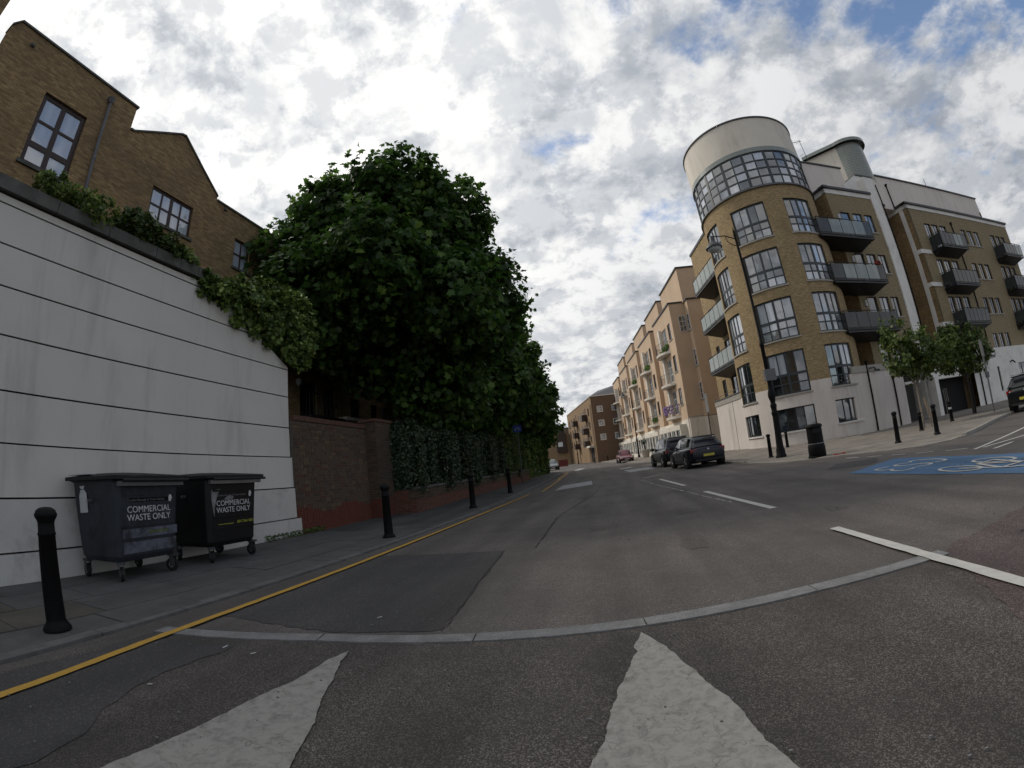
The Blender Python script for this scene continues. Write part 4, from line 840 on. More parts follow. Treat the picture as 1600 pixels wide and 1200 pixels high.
def balcony(par, F, s0, s1, z, dpt, panels, hgt=1.12, wedge=.0, side='both', glass=BALG, label=None):
    """deck > panes, posts and rails.  F(s, z, d): d=0 on the front plane, -dpt at the wall. panels = (s0, s1, material)"""
    b = MB()
    b.box(s0, s1, z, z+.09, -.09, 0, F); b.box(s0, s0+.09, z, z+.09, -dpt, -.09, F); b.box(s1-.09, s1, z, z+.09, -dpt, -.09, F)
    b.box(s0+.09, s1-.09, z+.02, z+.16, -dpt, -.09, F); [b.face([F(x_, z-.005, -.12), F(x_, z-.005, -dpt), F(x_, z-.34, -dpt)]) for x_ in (s0+.12, s1-.12)]; b.face([F(s0+.12, z-.005, -.12), F(s1-.12, z-.005, -.12), F(s1-.12, z-.34, -dpt), F(s0+.12, z-.34, -dpt)]); b.box(s0+.02, s1-.02, z+.16, z+.24, -.06, -.01, F)
    d = b.build('balcony', DARKM, par)
    if label: d['label'] = label
    b = MB(); zt = z+.2+hgt
    for zz_, r_ in ((zt, .028), (z+.3, .018)): b.tube([F(s0+.02, zz_, -dpt), F(s0+.02, zz_, -.03), F(s1-.02, zz_, -.03), F(s1-.02, zz_, -dpt)], r_, 6)
    for s_ in sorted({round(p[0], 2) for p in panels} | {round(panels[-1][1], 2), round(s0+.02, 2), round(s1-.02, 2)}): b.box(s_-.022, s_+.022, z+.1, zt, -.05, -.01, F)
    b.build('rail', DARKM, d)
    for a, c, m in panels:
        b = MB(); b.box(a+.035, c-.035, z+.27, zt-.09, -.035, -.02, F); b.build('glass_panel', m, d)
    for s_ in (s0+.03, s1-.03):
        b = MB(); b.box(-dpt+.05, -.08, z+.27, zt-.09, -.008, .008, lambda a, zz_, c, s_=s_: F(s_+c, zz_, a)); b.build('glass_panel', BALGD, d)
    return d
for z in (12.05, 9.0, 5.85):
    n = 5; w_ = 4.75/n; balcony(tb, S12, 28.4, 33.2, z, 1.38, [(28.42+i*w_, 28.42+(i+1)*w_, BALG) for i in range(n)])
# side-street wing
F207 = FR(20.7); F193 = FR(19.3)
doors = []
for z1 in (14.8, 11.68, 8.58, 5.5):
    doors += [(26.15, 27.1, z1-2.35, z1), (27.4, 28.4, z1-2.35, z1), (28.68, 29.56, z1-1.4, z1)]
wallmb(F207, 25.3, 30.15, 3.6, 16.2, doors, .15).build('brick_wall', OLIVE, tb)
for i, h in enumerate(doors): window(tb, F207, *h, [1, 1] if i % 3 else [1], [1, 1] if i % 3 == 1 else ([1] if i % 3 == 0 else [1]), .1, WFRAME if i < 6 else WFRAMEB, (GDARK,) if i % 3 == 0 or i > 7 else (GMID, GCURT), sill=SILL if i % 3 == 2 else None)
b = MB(); b.box(25.25, 30.15, 16.2, 16.56, -.3, .04, F207); b.box(20.66, 23, 16.2, 16.56, 0, .05, FRV(25.3)); b.build('white_band', WHITE, tb)
b = MB(); b.box(25.1, 30.3, 16.565, 16.74, -.35, .16, F207); b.box(20.5, 23, 16.565, 16.74, -.3, .16, FRV(25.3)); b.build('parapet_coping', COPING, tb)
b = MB(); b.face([FRV(25.3)(20.7, 3.6, 0), FRV(25.3)(23, 3.6, 0), FRV(25.3)(23, 16.2, 0), FRV(25.3)(20.7, 16.2, 0)], [(0, 3.6), (2.3, 3.6), (2.3, 16.2), (0, 16.2)])
wallmb(FR(22.6), 20, 25.3, 3.6, 16.2, [(23.4, 24.6, z, z+2.1) for z in (12.4, 9.3, 6.2)], .3, mb=b); b.build('recess_wall', STOCKB, tb)
b = MB(); b.box(20.5, 30.0, 3.6, 16.3, -8, -2.3, F207); b.build('wall_core', DARKV, tb)
for z1 in (14.45, 11.3, 8.2):
    b = MB(); b.box(25.75, 25.93, z1-.3, z1+.1, 0, .1, F207); b.build('wall_lamp', STICK, tb)
for z, lab in ((12.05, None), (8.98, None), (5.9, None)):
    balcony(tb, F193, 21.95, 27.05, z, 1.38, [(21.97, 23.0, BALGD), (23.0, 24.08, BALG), (24.08, 25.2, BALG), (25.2, 26.35, BALG), (26.35, 27.03, BALGD)] if z > 7 else [(21.97, 23.0, BALGD), (23.0, 24.08, BALGD), (24.08, 25.2, BALGD), (25.2, 26.35, BALGD), (26.35, 27.03, BALGD)])
b = MB()
for i in range(40):
    b.box(26.5+random.uniform(-.22, .22), 26.5+random.uniform(-.2, .3), 10.25+random.uniform(0, .1), 10.35+random.uniform(0, .2), -.1, .06, F193)
fl = b.build('flower_basket', REDP, tb, kind='stuff'); fl['label'] = 'pink red flowers on the middle balcony rail'
F195 = FR(19.5)
b = MB(); b.box(21.4, 26.3, 0, 3.55, -1.2, 0, F195); b.build('render_base', PINKW, tb)
b = MB(); b.box(21.6, 26.34, 3.555, 3.95, -1.22, .05, F195); b.build('terrace_fascia', SILL, tb)
b = MB(); b.box(22.5, 30, 3.86, 3.9, -3, -.05, F195); b.build('terrace_deck', LEAD, tb)
b = MB(); b.box(26.3, 30.2, 0, 3.6, -2.6, -2.2, F195); b.build('recess_wall', SLAB, tb)
for s_, zt, nm in ((22.95, 4.0, 'drainpipe'), (25.2, 2.95, 'drainpipe')):
    b = MB(); b.tube([F195(s_, .1, .06), F195(s_, zt, .06)], .05, 8); b.tube([F195(s_, zt-.02, .06), F195(s_, zt+.2, .06)], [.06, .12], 8); b.build(nm, BLACKP, tb)
b = MB(); b.tube([F195(23.1, 3.75, .05), F195(23.4, 3.75, .25), F195(23.5, 3.6, .3)], .04, 8); b.tube([F195(23.35, 3.62, .25), F195(23.7, 3.56, .35)], .06, 8); b.build('security_camera', GREYM, tb)
F206 = FR(20.6)
b = MB(); b.box(30.15, 31.2, 0, 18.1, -2.4, 0, F206); b.box(28.4, 32.1, 16.3, 17.6, -2.4, -.6, F206)
F212 = FR(21.25)
b.face([F212(28.4, 17.6, 0), F212(32.1, 17.6, 0), F212(32.1, 18.6, 0), F212(30.2, 18.68, 0)], [(28.4, 17.6), (32.1, 17.6), (32.1, 18.6), (30.2, 18.68)]); b.box(30.2, 32.1, 17.6, 18.6, -2, -.01, F212)
b.build('white_pier', WHITE, tb)
b = MB(); b.box(30.15, 32.2, 18.605, 18.72, -2.1, .08, F212); b.build('pier_coping', COPING, tb)
F217 = FR(21.7)
b = MB(); b.box(24.4, 29.3, 16.3, 19.36, -4, 0, F217); b.build('penthouse', PINKW, tb); b = MB(); b.box(24.3, 29.38, 19.365, 19.48, -4.1, .08, F217); b.build('penthouse_coping', COPING, tb)
b = MB(); b.box(29.3, 34.55, 0, 16.3, -3.2, -2.4, F206); b.build('stair_wall', STOCKB, tb)
for z in (14.3, 12.6, 11.2, 9.6, 8.1, 6.6):
    window(tb, FRV(31.2+.001), 22.0, 22.9, z, z+1.1, [1], [1, 1], -.03, WFRAMEW, (GMID, GDARK))
    window(tb, FR(22.99), 31.4, 32.0, z, z+1.1, [1], [1, 1], -.03, WFRAMEW, (GMID, GDARK))
b = MB(); b.tube([F206(31.28, 3, .05), F206(31.28, 17.5, .05)], .05, 8); b.build('drainpipe', BLACKP, tb)
# glass block stair head behind
gc = Vector((39.6*math.sin(R(36.3)), 39.6*math.cos(R(36.3)), 0))
def stadium(Rr, n=20):
    pts = []
    for i in range(n+1):
        a = -2.9+3.3*i/n; d = ur*math.cos(a)+vr*math.sin(a); pts.append((gc.x+d.x*Rr, gc.y+d.y*Rr))
    back = -ur*1.5+vr*2.4; p0, p1 = pts[0], pts[-1]
    return pts+[(p1[0]+back.x, p1[1]+back.y), (p0[0]+back.x, p0[1]+back.y)]
S_ = stadium(1.5); b = MB(); n_ = 20
for i in range(n_):
    a, c = S_[i], S_[i+1]
    for k in range(16):
        z0 = 18.7+k*.22; A = (a[0]*.97+c[0]*.03, a[1]*.97+c[1]*.03); Cc = (a[0]*.03+c[0]*.97, a[1]*.03+c[1]*.97)
        b.face([(*A, z0+.012), (*Cc, z0+.012), (*Cc, z0+.208), (*A, z0+.208)])
b.build('glass_blocks', GBLOCK, tb, kind='stuff')
b = MB(); b.poly(stadium(1.47), 16.5, 22.2); b.build('stair_head', CREAM, tb); b = MB(); b.poly(stadium(1.85), 22.21, 22.5); b.build('stair_head_roof', GBLOCK, tb)
an = MB(); ax, ay = 33.5*math.sin(R(31.7)), 33.5*math.cos(R(31.7))
an.tube([(ax, ay, 19.4), (ax-.05, ay, 21.3)], .025, 6); an.tube([(ax-.9, ay+.1, 21.15), (ax+.1, ay, 21.2)], .02, 5)
for k in range(6): an.tube([(ax-.85+k*.15, ay-.25, 21.15), (ax-.85+k*.15, ay+.3, 21.17)], .012, 4)
an.tube([(ax-.5, ay+.05, 19.9), (ax-.1, ay, 20.05)], .015, 4); an.build('tv_aerial', LEAD, tb)
# ================================================================== SECOND BLOCK along the side street
s2 = root('apartment_block', (41, 34, .1), label='olive brick flats with white bands and black balconies at far right', category='building')
F2 = FR(20.75); op = []
for z1 in (14.85, 11.75, 8.68, 5.6):
    op += [(36.35, 37.25, z1-2.35, z1), (37.42, 38.42, z1-2.35, z1), (38.68, 39.72, z1-2.35, z1), (42.12, 43.0, z1-1.42, z1), (43.27, 44.22, z1-1.42, z1), (44.47, 45.45, z1-1.42, z1), (47.87, 48.85, z1-2.35, z1), (49.0, 50.0, z1-2.35, z1), (50.2, 51.1, z1-2.35, z1)]
op = [o_ for o_ in op if o_[2] > 4.0]
wallmb(F2, 34.55, 52.4, 4.25, 16.0, op, .15).build('brick_wall', OLIVE, s2)
for i, h in enumerate(op): window(s2, F2, *h, [1, 1], [1] if i % 9 < 3 or i % 9 > 5 else [1], .1, WFRAMEB if i % 9 > 2 else WFRAME, (GMID, GDARK, GCURT) if i < 18 else (GDARK, GMID), fw=.06, mw=.04, sill=SILL if 3 <= i % 9 <= 5 else None)
b = MB(); b.box(20.75, 21.1, 4.25, 16.0, -.3, 0, FRV(34.55)); b.build('return_wall', STOCKB, s2)
b = MB(); b.box(21.1, 21.5, 4.4, 16.0, -.4, .03, FRV(34.55)); b.build('white_column', WHITE, s2)
b = MB(); b.box(34.5, 52.45, 16.0, 16.33, -.3, .05, F2); b.box(20.7, 22.9, 16.0, 16.33, -.3, .05, FRV(34.55)); b.build('white_band', WHITE, s2)
b = MB(); b.box(34.35, 52.55, 16.335, 16.5, -.4, .18, F2); b.box(20.56, 22.9, 16.335, 16.5, -.3, .2, FRV(34.55)); b.build('parapet_coping', COPING, s2)
for z0, z1 in ((12.15, 12.48), (9.48, 9.8), (6.35, 6.68)):
    b = MB(); b.box(34.55, 36.0, z0, z1, 0, .05, F2); b.box(20.70, 21.1, z0, z1, 0, .05, FRV(34.55)); b.build('white_band', WHITE, s2)
b = MB(); b.box(34.6, 52.3, 0, 16.2, -9, -.4, F2); b.build('wall_core', STOCKB, s2)
b = MB(); b.box(33.1, 49.9, 16.3, 19.3, -5, 0, F217); b.build('penthouse', PINKW, s2); b = MB(); b.box(33.0, 50.0, 19.305, 19.42, -5.1, .1, F217); b.build('penthouse_coping', COPING, s2)
b = MB(); b.tube([F217(34.4, 16.5, .06), F217(34.4, 18.4, .06), F217(34.4, 18.41, .06), F217(34.4, 18.6, .06)], [.05, .05, .07, .14], 8); b.build('drainpipe', BLACKP, s2)
b = MB(); b.tube([F217(49.7, 16.5, .06), F217(49.7, 17.8, .06)], .05, 8); b.build('drainpipe', BLACKP, s2); b = MB(); b.tube([F217(41, 19.4, 0), F217(41, 20.2, 0)], .02, 5); b.build('roof_aerial', BLACKP, s2)
b = MB(); b.tube([F2(40.85, 5, .06), F2(40.75, 15.1, .06)], .05, 8); b.tube([F2(40.75, 15.0, .06), F2(40.75, 15.3, .06)], [.06, .13], 8); b.build('drainpipe', BLACKP, s2)
F196 = FR(19.55)
for z in (12.3, 9.2, 6.1):
    balcony(s2, F196, 36.2, 40.15, z, 1.18, [(36.22+i*.655, 36.22+(i+1)*.655, (BALG if z > 12 and i in (3, 4) else BALGD)) for i in range(6)])
    balcony(s2, F196, 47.55, 51.45, z, 1.18, [(47.57+i*.643, 47.57+(i+1)*.643, (BALG if z > 12 and i > 3 else BALGD)) for i in range(6)])
F198 = FR(19.8)
b = wallmb(F198, 35.75, 53, 0, 4.25, [(39.7, 40.1, .86, 2.77), (43.8, 46.2, 1.9, 2.82)], .2); b.box(30.2, 30.65, 0, 2.75, -.6, 0, F198); b.box(30.2, 35.75, 2.55, 4.25, -1.0, -.3, F198); b.box(35.75, 53, 4.1, 4.24, -2, -.01, F198); b.build('render_base', WHITE, s2)
window(s2, F198, 39.7, 40.1, .86, 2.77, [1], [1], .1, WFRAME, (GDARK,)); window(s2, F198, 43.8, 46.2, 1.9, 2.82, [1, 1, 1], [1], .1, WFRAME, (GDARK,))
b = MB(); b.box(30.65, 35.75, 0, 2.55, -1.2, -1.1, F198); b.build('entrance_shade_panel', DARKV, s2)  # near-black panel painted in place of the shaded entrance depth
b = MB(); b.box(35.8, 37.85, 3.45, 3.6, 0, 1.0, F198); b.box(34.3, 36, 3.2, 3.32, 0, .8, F198); b.build('door_canopy', LEAD, s2)
b = MB()
for k in range(3): b.tube([F198(32.0+k*.22, .1, -.6), F198(31.9+k*.22, 1.9, -.6)], .02, 5)
b.build('gate_bars', SILL, s2)
b = MB(); b.box(37.42, 37.93, 2.08, 2.5, 0, .08, F198); b.build('entry_panel', GREYM, s2)
for pp_ in ([F198(36.6, .1, .06), F198(36.55, 3.0, .06)], [F198(28.0, .1, -1.0), F198(28.0, 2.6, -1.0)], [F198(29.4, .1, -1.0), F198(29.4, 2.5, -1.0)]):
    b = MB(); b.tube(pp_, .052, 8); b.build('drainpipe', BLACKP, s2)
b = MB(); b.tube([F198(42.3, 3.0, 0), F198(42.3, 3.05, .25), F198(42.5, 2.85, .35)], .06, 8); b.build('security_camera', BLACKP, s2)
b = MB(); b.box(26.5, 28.2, 2.5, 2.65, -.8, .2, F198); b.build('porch_awning', WHITE, s2)
f3 = root('distant_building', (62, 50, 0), label='small reddish house end peeping past the right edge flats', category='building')
b = MB(); b.box(60, 75, 0, 11.6, -8, 0, FR(27)); b.build('wall', PEACH, f3); b = MB(); b.box(59.7, 75.3, 11.61, 11.8, -8, .4, FR(27)); b.build('roof', WHITE, f3)
window(f3, FR(27), 61.5, 62.6, 8.5, 10, [1, 1], [1], -.03, WFRAMEW, (GMID,))
# ================================================================== PEACH TERRACE up the street
def terrace(k):
    T0 = 41.65+9.75*k
    nm = ('nearest', 'second', 'third', 'fourth', 'farthest')[k]
    P0 = wl*(T0+4)+ql*13; r_ = root('terrace_house', (P0.x, P0.y, .3), label='%s peach rendered bay of the stepped terrace up the street%s' % (nm, ('', ', with mauve flowers lower down')[0]), category='terrace block', group='stepped peach bays along the street')
    A = FS(12.4); B_ = FS(13.7); C_ = FS(13.8); det = k < 4
    tops = (12.9, 9.72, 6.5)
    hA = []
    for z1 in tops: hA += [(T0+.85, T0+1.9, z1-1.6, z1), (T0+2.6, T0+4.4, z1-2.3, z1), (T0+5.5, T0+6.4, z1-1.6, z1)]
    wallmb(A, T0, T0+7.7, 3.45, 14.5, hA, .14).build('wall', PEACH, r_)
    for i, h in enumerate(hA): window(r_, A, *h, [1, 1] if i % 3 != 1 else [1, 1, 1], [1, 1] if i % 3 != 1 else [1, 1, 1], .08, WFRAMEW if i % 3 == 1 else WFRAMEB, (GDARK, GMID, GCURT), fw=.06, mw=.04, sill=SILL if i % 3 != 1 else None)
    b = MB(); b.box(T0+.01, T0+7.69, 3.45, 14.4, -4, -.3, A); b.box(T0-.35, T0+7.3, 14.45, 17.95, -3.5, -.01, C_); b.box(T0+7.7, T0+9.75, 3.45, 14.2, -3, 0, B_); b.build('side_wall', PEACH, r_)
    b = MB(); b.box(T0+4.6, T0+5.2, 3.5, 13.2, 0, .28, A); b.build('white_fin', CREAM, r_)
    b = MB(); b.box(T0-.06, T0+7.76, 14.5, 14.66, -1.6, .1, A); b.box(T0-.45, T0+7.4, 17.955, 18.1, -3.6, .1, C_); b.build('parapet_coping', COPING, r_)
    for z in (10.45, 7.25, 4.0):
        b = MB(); n = 10; pts = [(T0+2.2+4.0*i/n, .95*math.sin(math.pi*i/n)**.6) for i in range(n+1)]
        for (a, da), (c, dc) in zip(pts, pts[1:]):
            for za, zb_ in ((z-.22, z),): b.face([A(a, za, da), A(c, za, dc), A(c, zb_, dc), A(a, zb_, da)]); b.face([A(a, za, da), A(c, za, dc), A(c, za, 0), A(a, za, 0)]); b.face([A(a, zb_, da), A(c, zb_, dc), A(c, zb_, 0), A(a, zb_, 0)])
        d_ = b.build('balcony', CREAM, r_); b = MB()
        b.tube([A(a, z+1.0, da-.03) for a, da in pts], .02, 4)
        m_ = 22 if det else 10
        for i in range(m_):
            f = (i+.5)/m_; a = T0+2.2+4.0*f; da = .95*math.sin(math.pi*f)**.6-.03; b.tube([A(a, z, da), A(a, z+1.0, da)], .012, 3, False)
        b.build('railing', LEAD, d_)
        if k == 0 and z == 4.0:
            q = MB()
            for _ in range(90):
                f = random.random(); a = T0+2.2+4.0*f; da = .95*math.sin(math.pi*f)**.6+random.uniform(-.05, .1); zz_ = z+random.uniform(.25, 1.05); q.box(a, a+.16, zz_, zz_+.12, da, da+.1, A)
            fo = q.build('balcony_flowers', MAUVE, d_, kind='stuff'); fo['label'] = 'mauve flowers covering the lowest balcony railing'
        elif k < 3 and z > 10 or (k == 1 and z < 5):
            P = np.array([A(T0+2.5+2.6*random.random(), z+.3+.5*random.random(), .3*random.random()) for _ in range(160)])
            leafmesh('balcony_plant', P-np.array(r_['_o']), rng.normal(0, 1, (160, 3)), .24, LEAFT, d_)
    if k: wallmb(FT(T0), 12.4, 13.75, 3.45, 14.5, [], .12).build('end_wall', PEACH, r_)
    b = MB(); b.box(12.4, 13.8, .2, 3.44, -.1, .02, FT(T0)); b.build('end_plinth', CREAM, r_)
    # ground floor
    b = MB(); b.box(T0, T0+9.75, 0, 3.44, -4, 0.02, A); b.build('ground_floor', CREAM, r_)
    hz = []
    X_ = FS(11.7); z_t = 3.05
    b = MB(); b.box(T0+.8, T0+9.7, z_t-.45, z_t, -.7, 0, X_)
    for i in range(6): b.box(T0+.8+i*1.72, T0+1.1+i*1.72, .25, z_t-.45, -.7, -.02, X_)
    b.box(T0+.8, T0+9.7, .25, .7, -.7, -.04, X_); b.build('shop_front', CREAM, r_)
    for i in range(5): window(r_, X_, T0+1.1+i*1.72, T0+2.52+i*1.72, .7, z_t-.45, [1, 1], [1, 2], .06, WFRAMEW, (GBLOCK, GMID))
    if k == 0:
        E_ = FT(T0); E2 = FT(T0-1.0)
        w1 = [(13.35, 13.95, z-1.5, z) for z in (13.2,)]
        b = wallmb(E_, 12.4, 13.95, 3.45, 14.5, [], .12); wl2 = [(13.6, 14.0, z-1.55, z) for z in (13.1, 9.75, 6.6)]
        b.build('end_wall', PEACH, r_)
        b = MB(); b.box(13.95, 15.55, 3.45, 14.45, -4, 0, E2); b.build('end_bay', PEACH, r_); b = MB(); b.box(13.85, 15.65, 14.455, 14.6, -4, .1, E2); b.build('parapet_coping', COPING, r_)
        for z in (13.2, 9.75, 6.6): window(r_, FS(13.95), T0-.85, T0-.2, z-1.55, z, [1], [1, 1, 1], -.03, WFRAMEW, (GMID, GDARK), sill=SILL)
        window(r_, E_, 13.1, 13.8, 11.65, 13.2, [1, 1], [1, 1, 1], -.03, WFRAMEW, (GMID,))
        b = MB(); b.box(12.45, 15.6, 0, 3.44, -4, .25, E_); b.box(13.9, 15.6, 0, 3.4, -1, .0, E2); b.build('end_base', CREAM, r_)
        b = MB(); b.box(12.42, 15.6, 3.45, 3.6, 0, .08, E_); b.build('string_course', SILL, r_)
        b = MB(); b.box(T0-3, T0, 3.4, 14.3, -6, -3.3, A); b.build('rear_wall', PEACH, r_)
    return r_
for k in range(5): terrace(k)
# ================================================================== FAR BROWN BLOCK
fb = root('far_block', (-3.1, 86, 0), label='plain brown brick block with small windows closing the street', category='building')
ca = Vector((86*math.sin(R(-2.07)), 86*math.cos(R(-2.07)), 0)); cr_ = Vector((89*math.sin(R(5)), 89*math.cos(R(5)), 0)); cl_ = Vector((118*math.sin(R(-5.25)), 118*math.cos(R(-5.25)), 0))
def FL(a, c):
    u_ = (c-a).normalized(); n_ = Vector((u_.y, -u_.x, 0)); n_ = n_ if n_.dot(-a) > 0 else -n_
    return (lambda s, z, d: (a.x+u_.x*s+n_.x*d, a.y+u_.y*s+n_.y*d, z)), (c-a).length
A_, LA = FL(ca, cr_); B2, LB_ = FL(ca, cl_)
hh = []
for zt in (10.5, 7.85, 5.2): hh += [(1.0, 2.15, zt-1.2, zt), (3.85, 5.0, zt-1.2, zt), (7.0, 8.1, zt-1.2, zt)]
wallmb(A_, 0, LA, 0, 12.35, hh, .15).build('wall', FARB, fb)
for i, h in enumerate(hh): window(fb, A_, *h, [1, 1], [1, 1], .03, WFRAMEW, (GMID, GCURT, GDARK) if i % 3 else (GCURT,), fw=.14, mw=.05)
hl = []
for zt in (10.6, 7.9, 5.2):
    for s_ in (3.0, 8.0, 11.0, 15.0, 21.0, 25.0, 28.5): hl.append((s_, s_+1.3, zt-1.5, zt))
hl += [(2.2, 6.0, 0.05, 2.9)]
wallmb(B2, 0, LB_, 0, 12.35, hl, .2).build('wall', FARY, fb)
for i, h in enumerate(hl[:-1]): window(fb, B2, *h, [1, 1], [1], .08, WFRAMEW if i % 7 in (1, 2, 3) else WFRAMEB, (GMID, GDARK, GCURT), fw=.1)
b = MB(); b.box(2.21, 5.99, 0, 2.89, -.3, -.2, B2); b.build('garage_shade_panel', DARKV, fb); b = MB(); b.box(2.0, 6.2, 2.95, 3.3, 0, .9, B2); b.build('door_canopy', CREAM, fb)  # near-black panel paints the shade inside the garage opening
for s_ in (0.6, 6.5, 18.5): b = MB(); b.box(s_, s_+1.0, .1, 11.0, 0, .05, B2); b.build('panel_strip', FARB, fb)
for s_ in (5.2, 17.2):
    for z in (8.4, 5.7, 3.2):
        b = MB(); b.box(s_, s_+2.2, z, z+1.15, 0, 1.1, B2); b.build('balcony', WFRAMEB, fb)
b = MB(); b.box(-.15, LA, 12.35, 12.5, -.4, .12, A_); b.box(-.1, LB_, 12.36, 12.51, -.4, .12, B2); b.build('roof_edge', WHITE, fb)
b = MB(); b.face([A_(-.1, 12.45, 0), A_(LA, 12.45, 0), A_(LA, 16.2, -7), A_(3.0, 14.2, -6)]); b.face([A_(-.1, 12.45, 0), A_(3.0, 14.2, -6), B2(LB_, 12.45, 0)]); b.face([A_(3.0, 14.2, -6), A_(LA, 16.2, -7), A_(LA, 12, -22), B2(LB_, 12.45, 0)]); b.build('roof', SLATE, fb)
b = MB(); b.tube([A_(4.6, 0, .3), A_(4.5, 4.5, .3)], .09, 8); b.build('flue', SILL, fb)
yb = root('distant_building', (-14, 122, 0), label='pale yellow wall glimpsed between the trees and the brown block', category='building')
b = MB(); P0 = Vector((-14.6, 112, 0)); b.box(-16.5, -10.9, 0, 7.9, -4, 0, lambda a, z, c: (a, 116-c, z)); b.build('wall', FARY, yb); b = MB(); b.box(-14, -11.6, 3.2, 9.6, .01, .9, lambda a, z, c: (a, 116-c, z)); b.build('balcony_stack', WFRAMEB, yb)
window(yb, lambda a, z, c: (a, 115-c, z), -13.6, -12.4, 4.6, 5.8, [1, 1], [1], -.03, WFRAMEW, (GCURT,))
for (x0, x1, y, h_, m, lab) in ((-60, -22, 70, 9, STOCKB, 'low brown brick range half hidden behind the trees'), (-40, -12, 128, 10, FARB, 'dim brick row far down the bend')):
    d = root('distant_building', ((x0+x1)/2, y, 0), label=lab, category='building'); b = MB(); b.box(x0, x1, 0, h_, -6, 0, lambda a, z, c, y=y: (a, y-c, z)); b.build('wall', m, d); b = MB(); b.box(x0-.2, x1+.2, h_, h_+.2, -6.2, .2, lambda a, z, c, y=y: (a, y-c, z)); b.build('roof', SLATE, d)
    for i in range(5): window(d, lambda a, z, c, y=y: (a, y-c, z), x0+3+i*(x1-x0)/6, x0+4.3+i*(x1-x0)/6, h_-3, h_-1.4, [1, 1], [1], -.03, WFRAMEW, (GMID,))
us = None
# ---- leaf mass added behind the hedge to darken the gaps under the crowns
for (x0, x1, y0, y1, z1, n, lab) in ((-9.4, -8.2, 19.2, 24, 4.6, 7000, 'tall dark shrubs added to fill the gap under the largest plane tree'), (-10.5, -8.8, 22, 44, 4.4, 8000, 'dark shrubs added as backing behind the hedge under the farther plane trees')):
    o = hedge('backing_shrubs', x0, x1, y0, y1, .1, z1, n, .26, LEAFT, lab); o['category'] = 'shrubs'
# ================================================================== STREET FURNITURE
def bollard_proto():
    t = empty('bollard', (0, 0, 0), label='x', category='bollard')
    b = MB(); b.lathe([(.125, 0), (.125, .02), (.105, .05), (.088, .075), (.086, .09)], n=16); b.build('base', BLACKP, t)
    b = MB(); b.lathe([(.086, .088), (.074, .78), (.080, .785), (.080, .80), (.074, .805), (.072, .88)], n=16); b.build('shaft', BLACKP, t)
    b = MB(); b.lathe([(.072, .88), (.078, .90), (.098, .935), (.100, .955), (.092, .965), (.085, .985), (.055, 1.005), (.03, 1.01), (.0, 1.012)], n=16); b.build('cap', BLACKP, t)
    return t
proto = bollard_proto()
GB1, GB2 = 'black bollards along the left kerb', 'black bollards on the right hand pavement'
BL = [(-4.33, 1.82, .03, 'nearest black bollard standing beside the first wheelie bin', GB1, 1.0), (-4.27, 7.81, .03, 'black bollard in front of the white wall end and old brick wall', GB1, 1.0), (-4.23, 12.97, .05, 'black bollard in front of the laurel hedge', GB1, 1.0), (-4.24, 17.91, .10, 'farthest left bollard, by the rounded green hedge', GB1, 1.0),
      (6.62, 19.6, .04, 'black bollard just left of the big lamp post', GB2, 1.0), (9.2, 24.3, .12, 'slim dark bollard against the round tower base', GB2, .9), (9.56, 14.62, .04, 'nearer of the two bollards right of the litter bin', GB2, 1.03), (11.16, 14.54, .06, 'bollard by the pavement corner nearest the parked car', GB2, 1.0),
      (12.94, 17.87, .09, 'short thick bollard at the foot of the staked street tree', GB2, .75), (16.07, 19.64, .09, 'bollard with a pale band in front of the dark entrance', GB2, .92), (-1.2, 80, .05, 'far bollard left of the three by the brown block', 'far bollards by the brown block', 1.0), (.9, 80, .05, 'middle far bollard by the brown block', 'far bollards by the brown block', 1.0), (-3.6, 83, .05, 'far bollard at the corner of the brown block', 'far bollards by the brown block', 1.0)]
for i, (x, y, z, lab, g, sc) in enumerate(BL):
    o = proto if i == 0 else copy_tree(proto); o.location = (x, y, z); o.scale = (1, 1, sc); tag(o, lab, 'bollard', g); o.rotation_euler = (random.uniform(-.01, .01), random.uniform(-.012, .012), random.uniform(0, 6))
    if 'pale band' in lab:
        b = MB(); b.lathe([(.079, .62), (.079, .72)], n=16); b.build('reflective_band', STICK, o, off=(0, 0, 0))
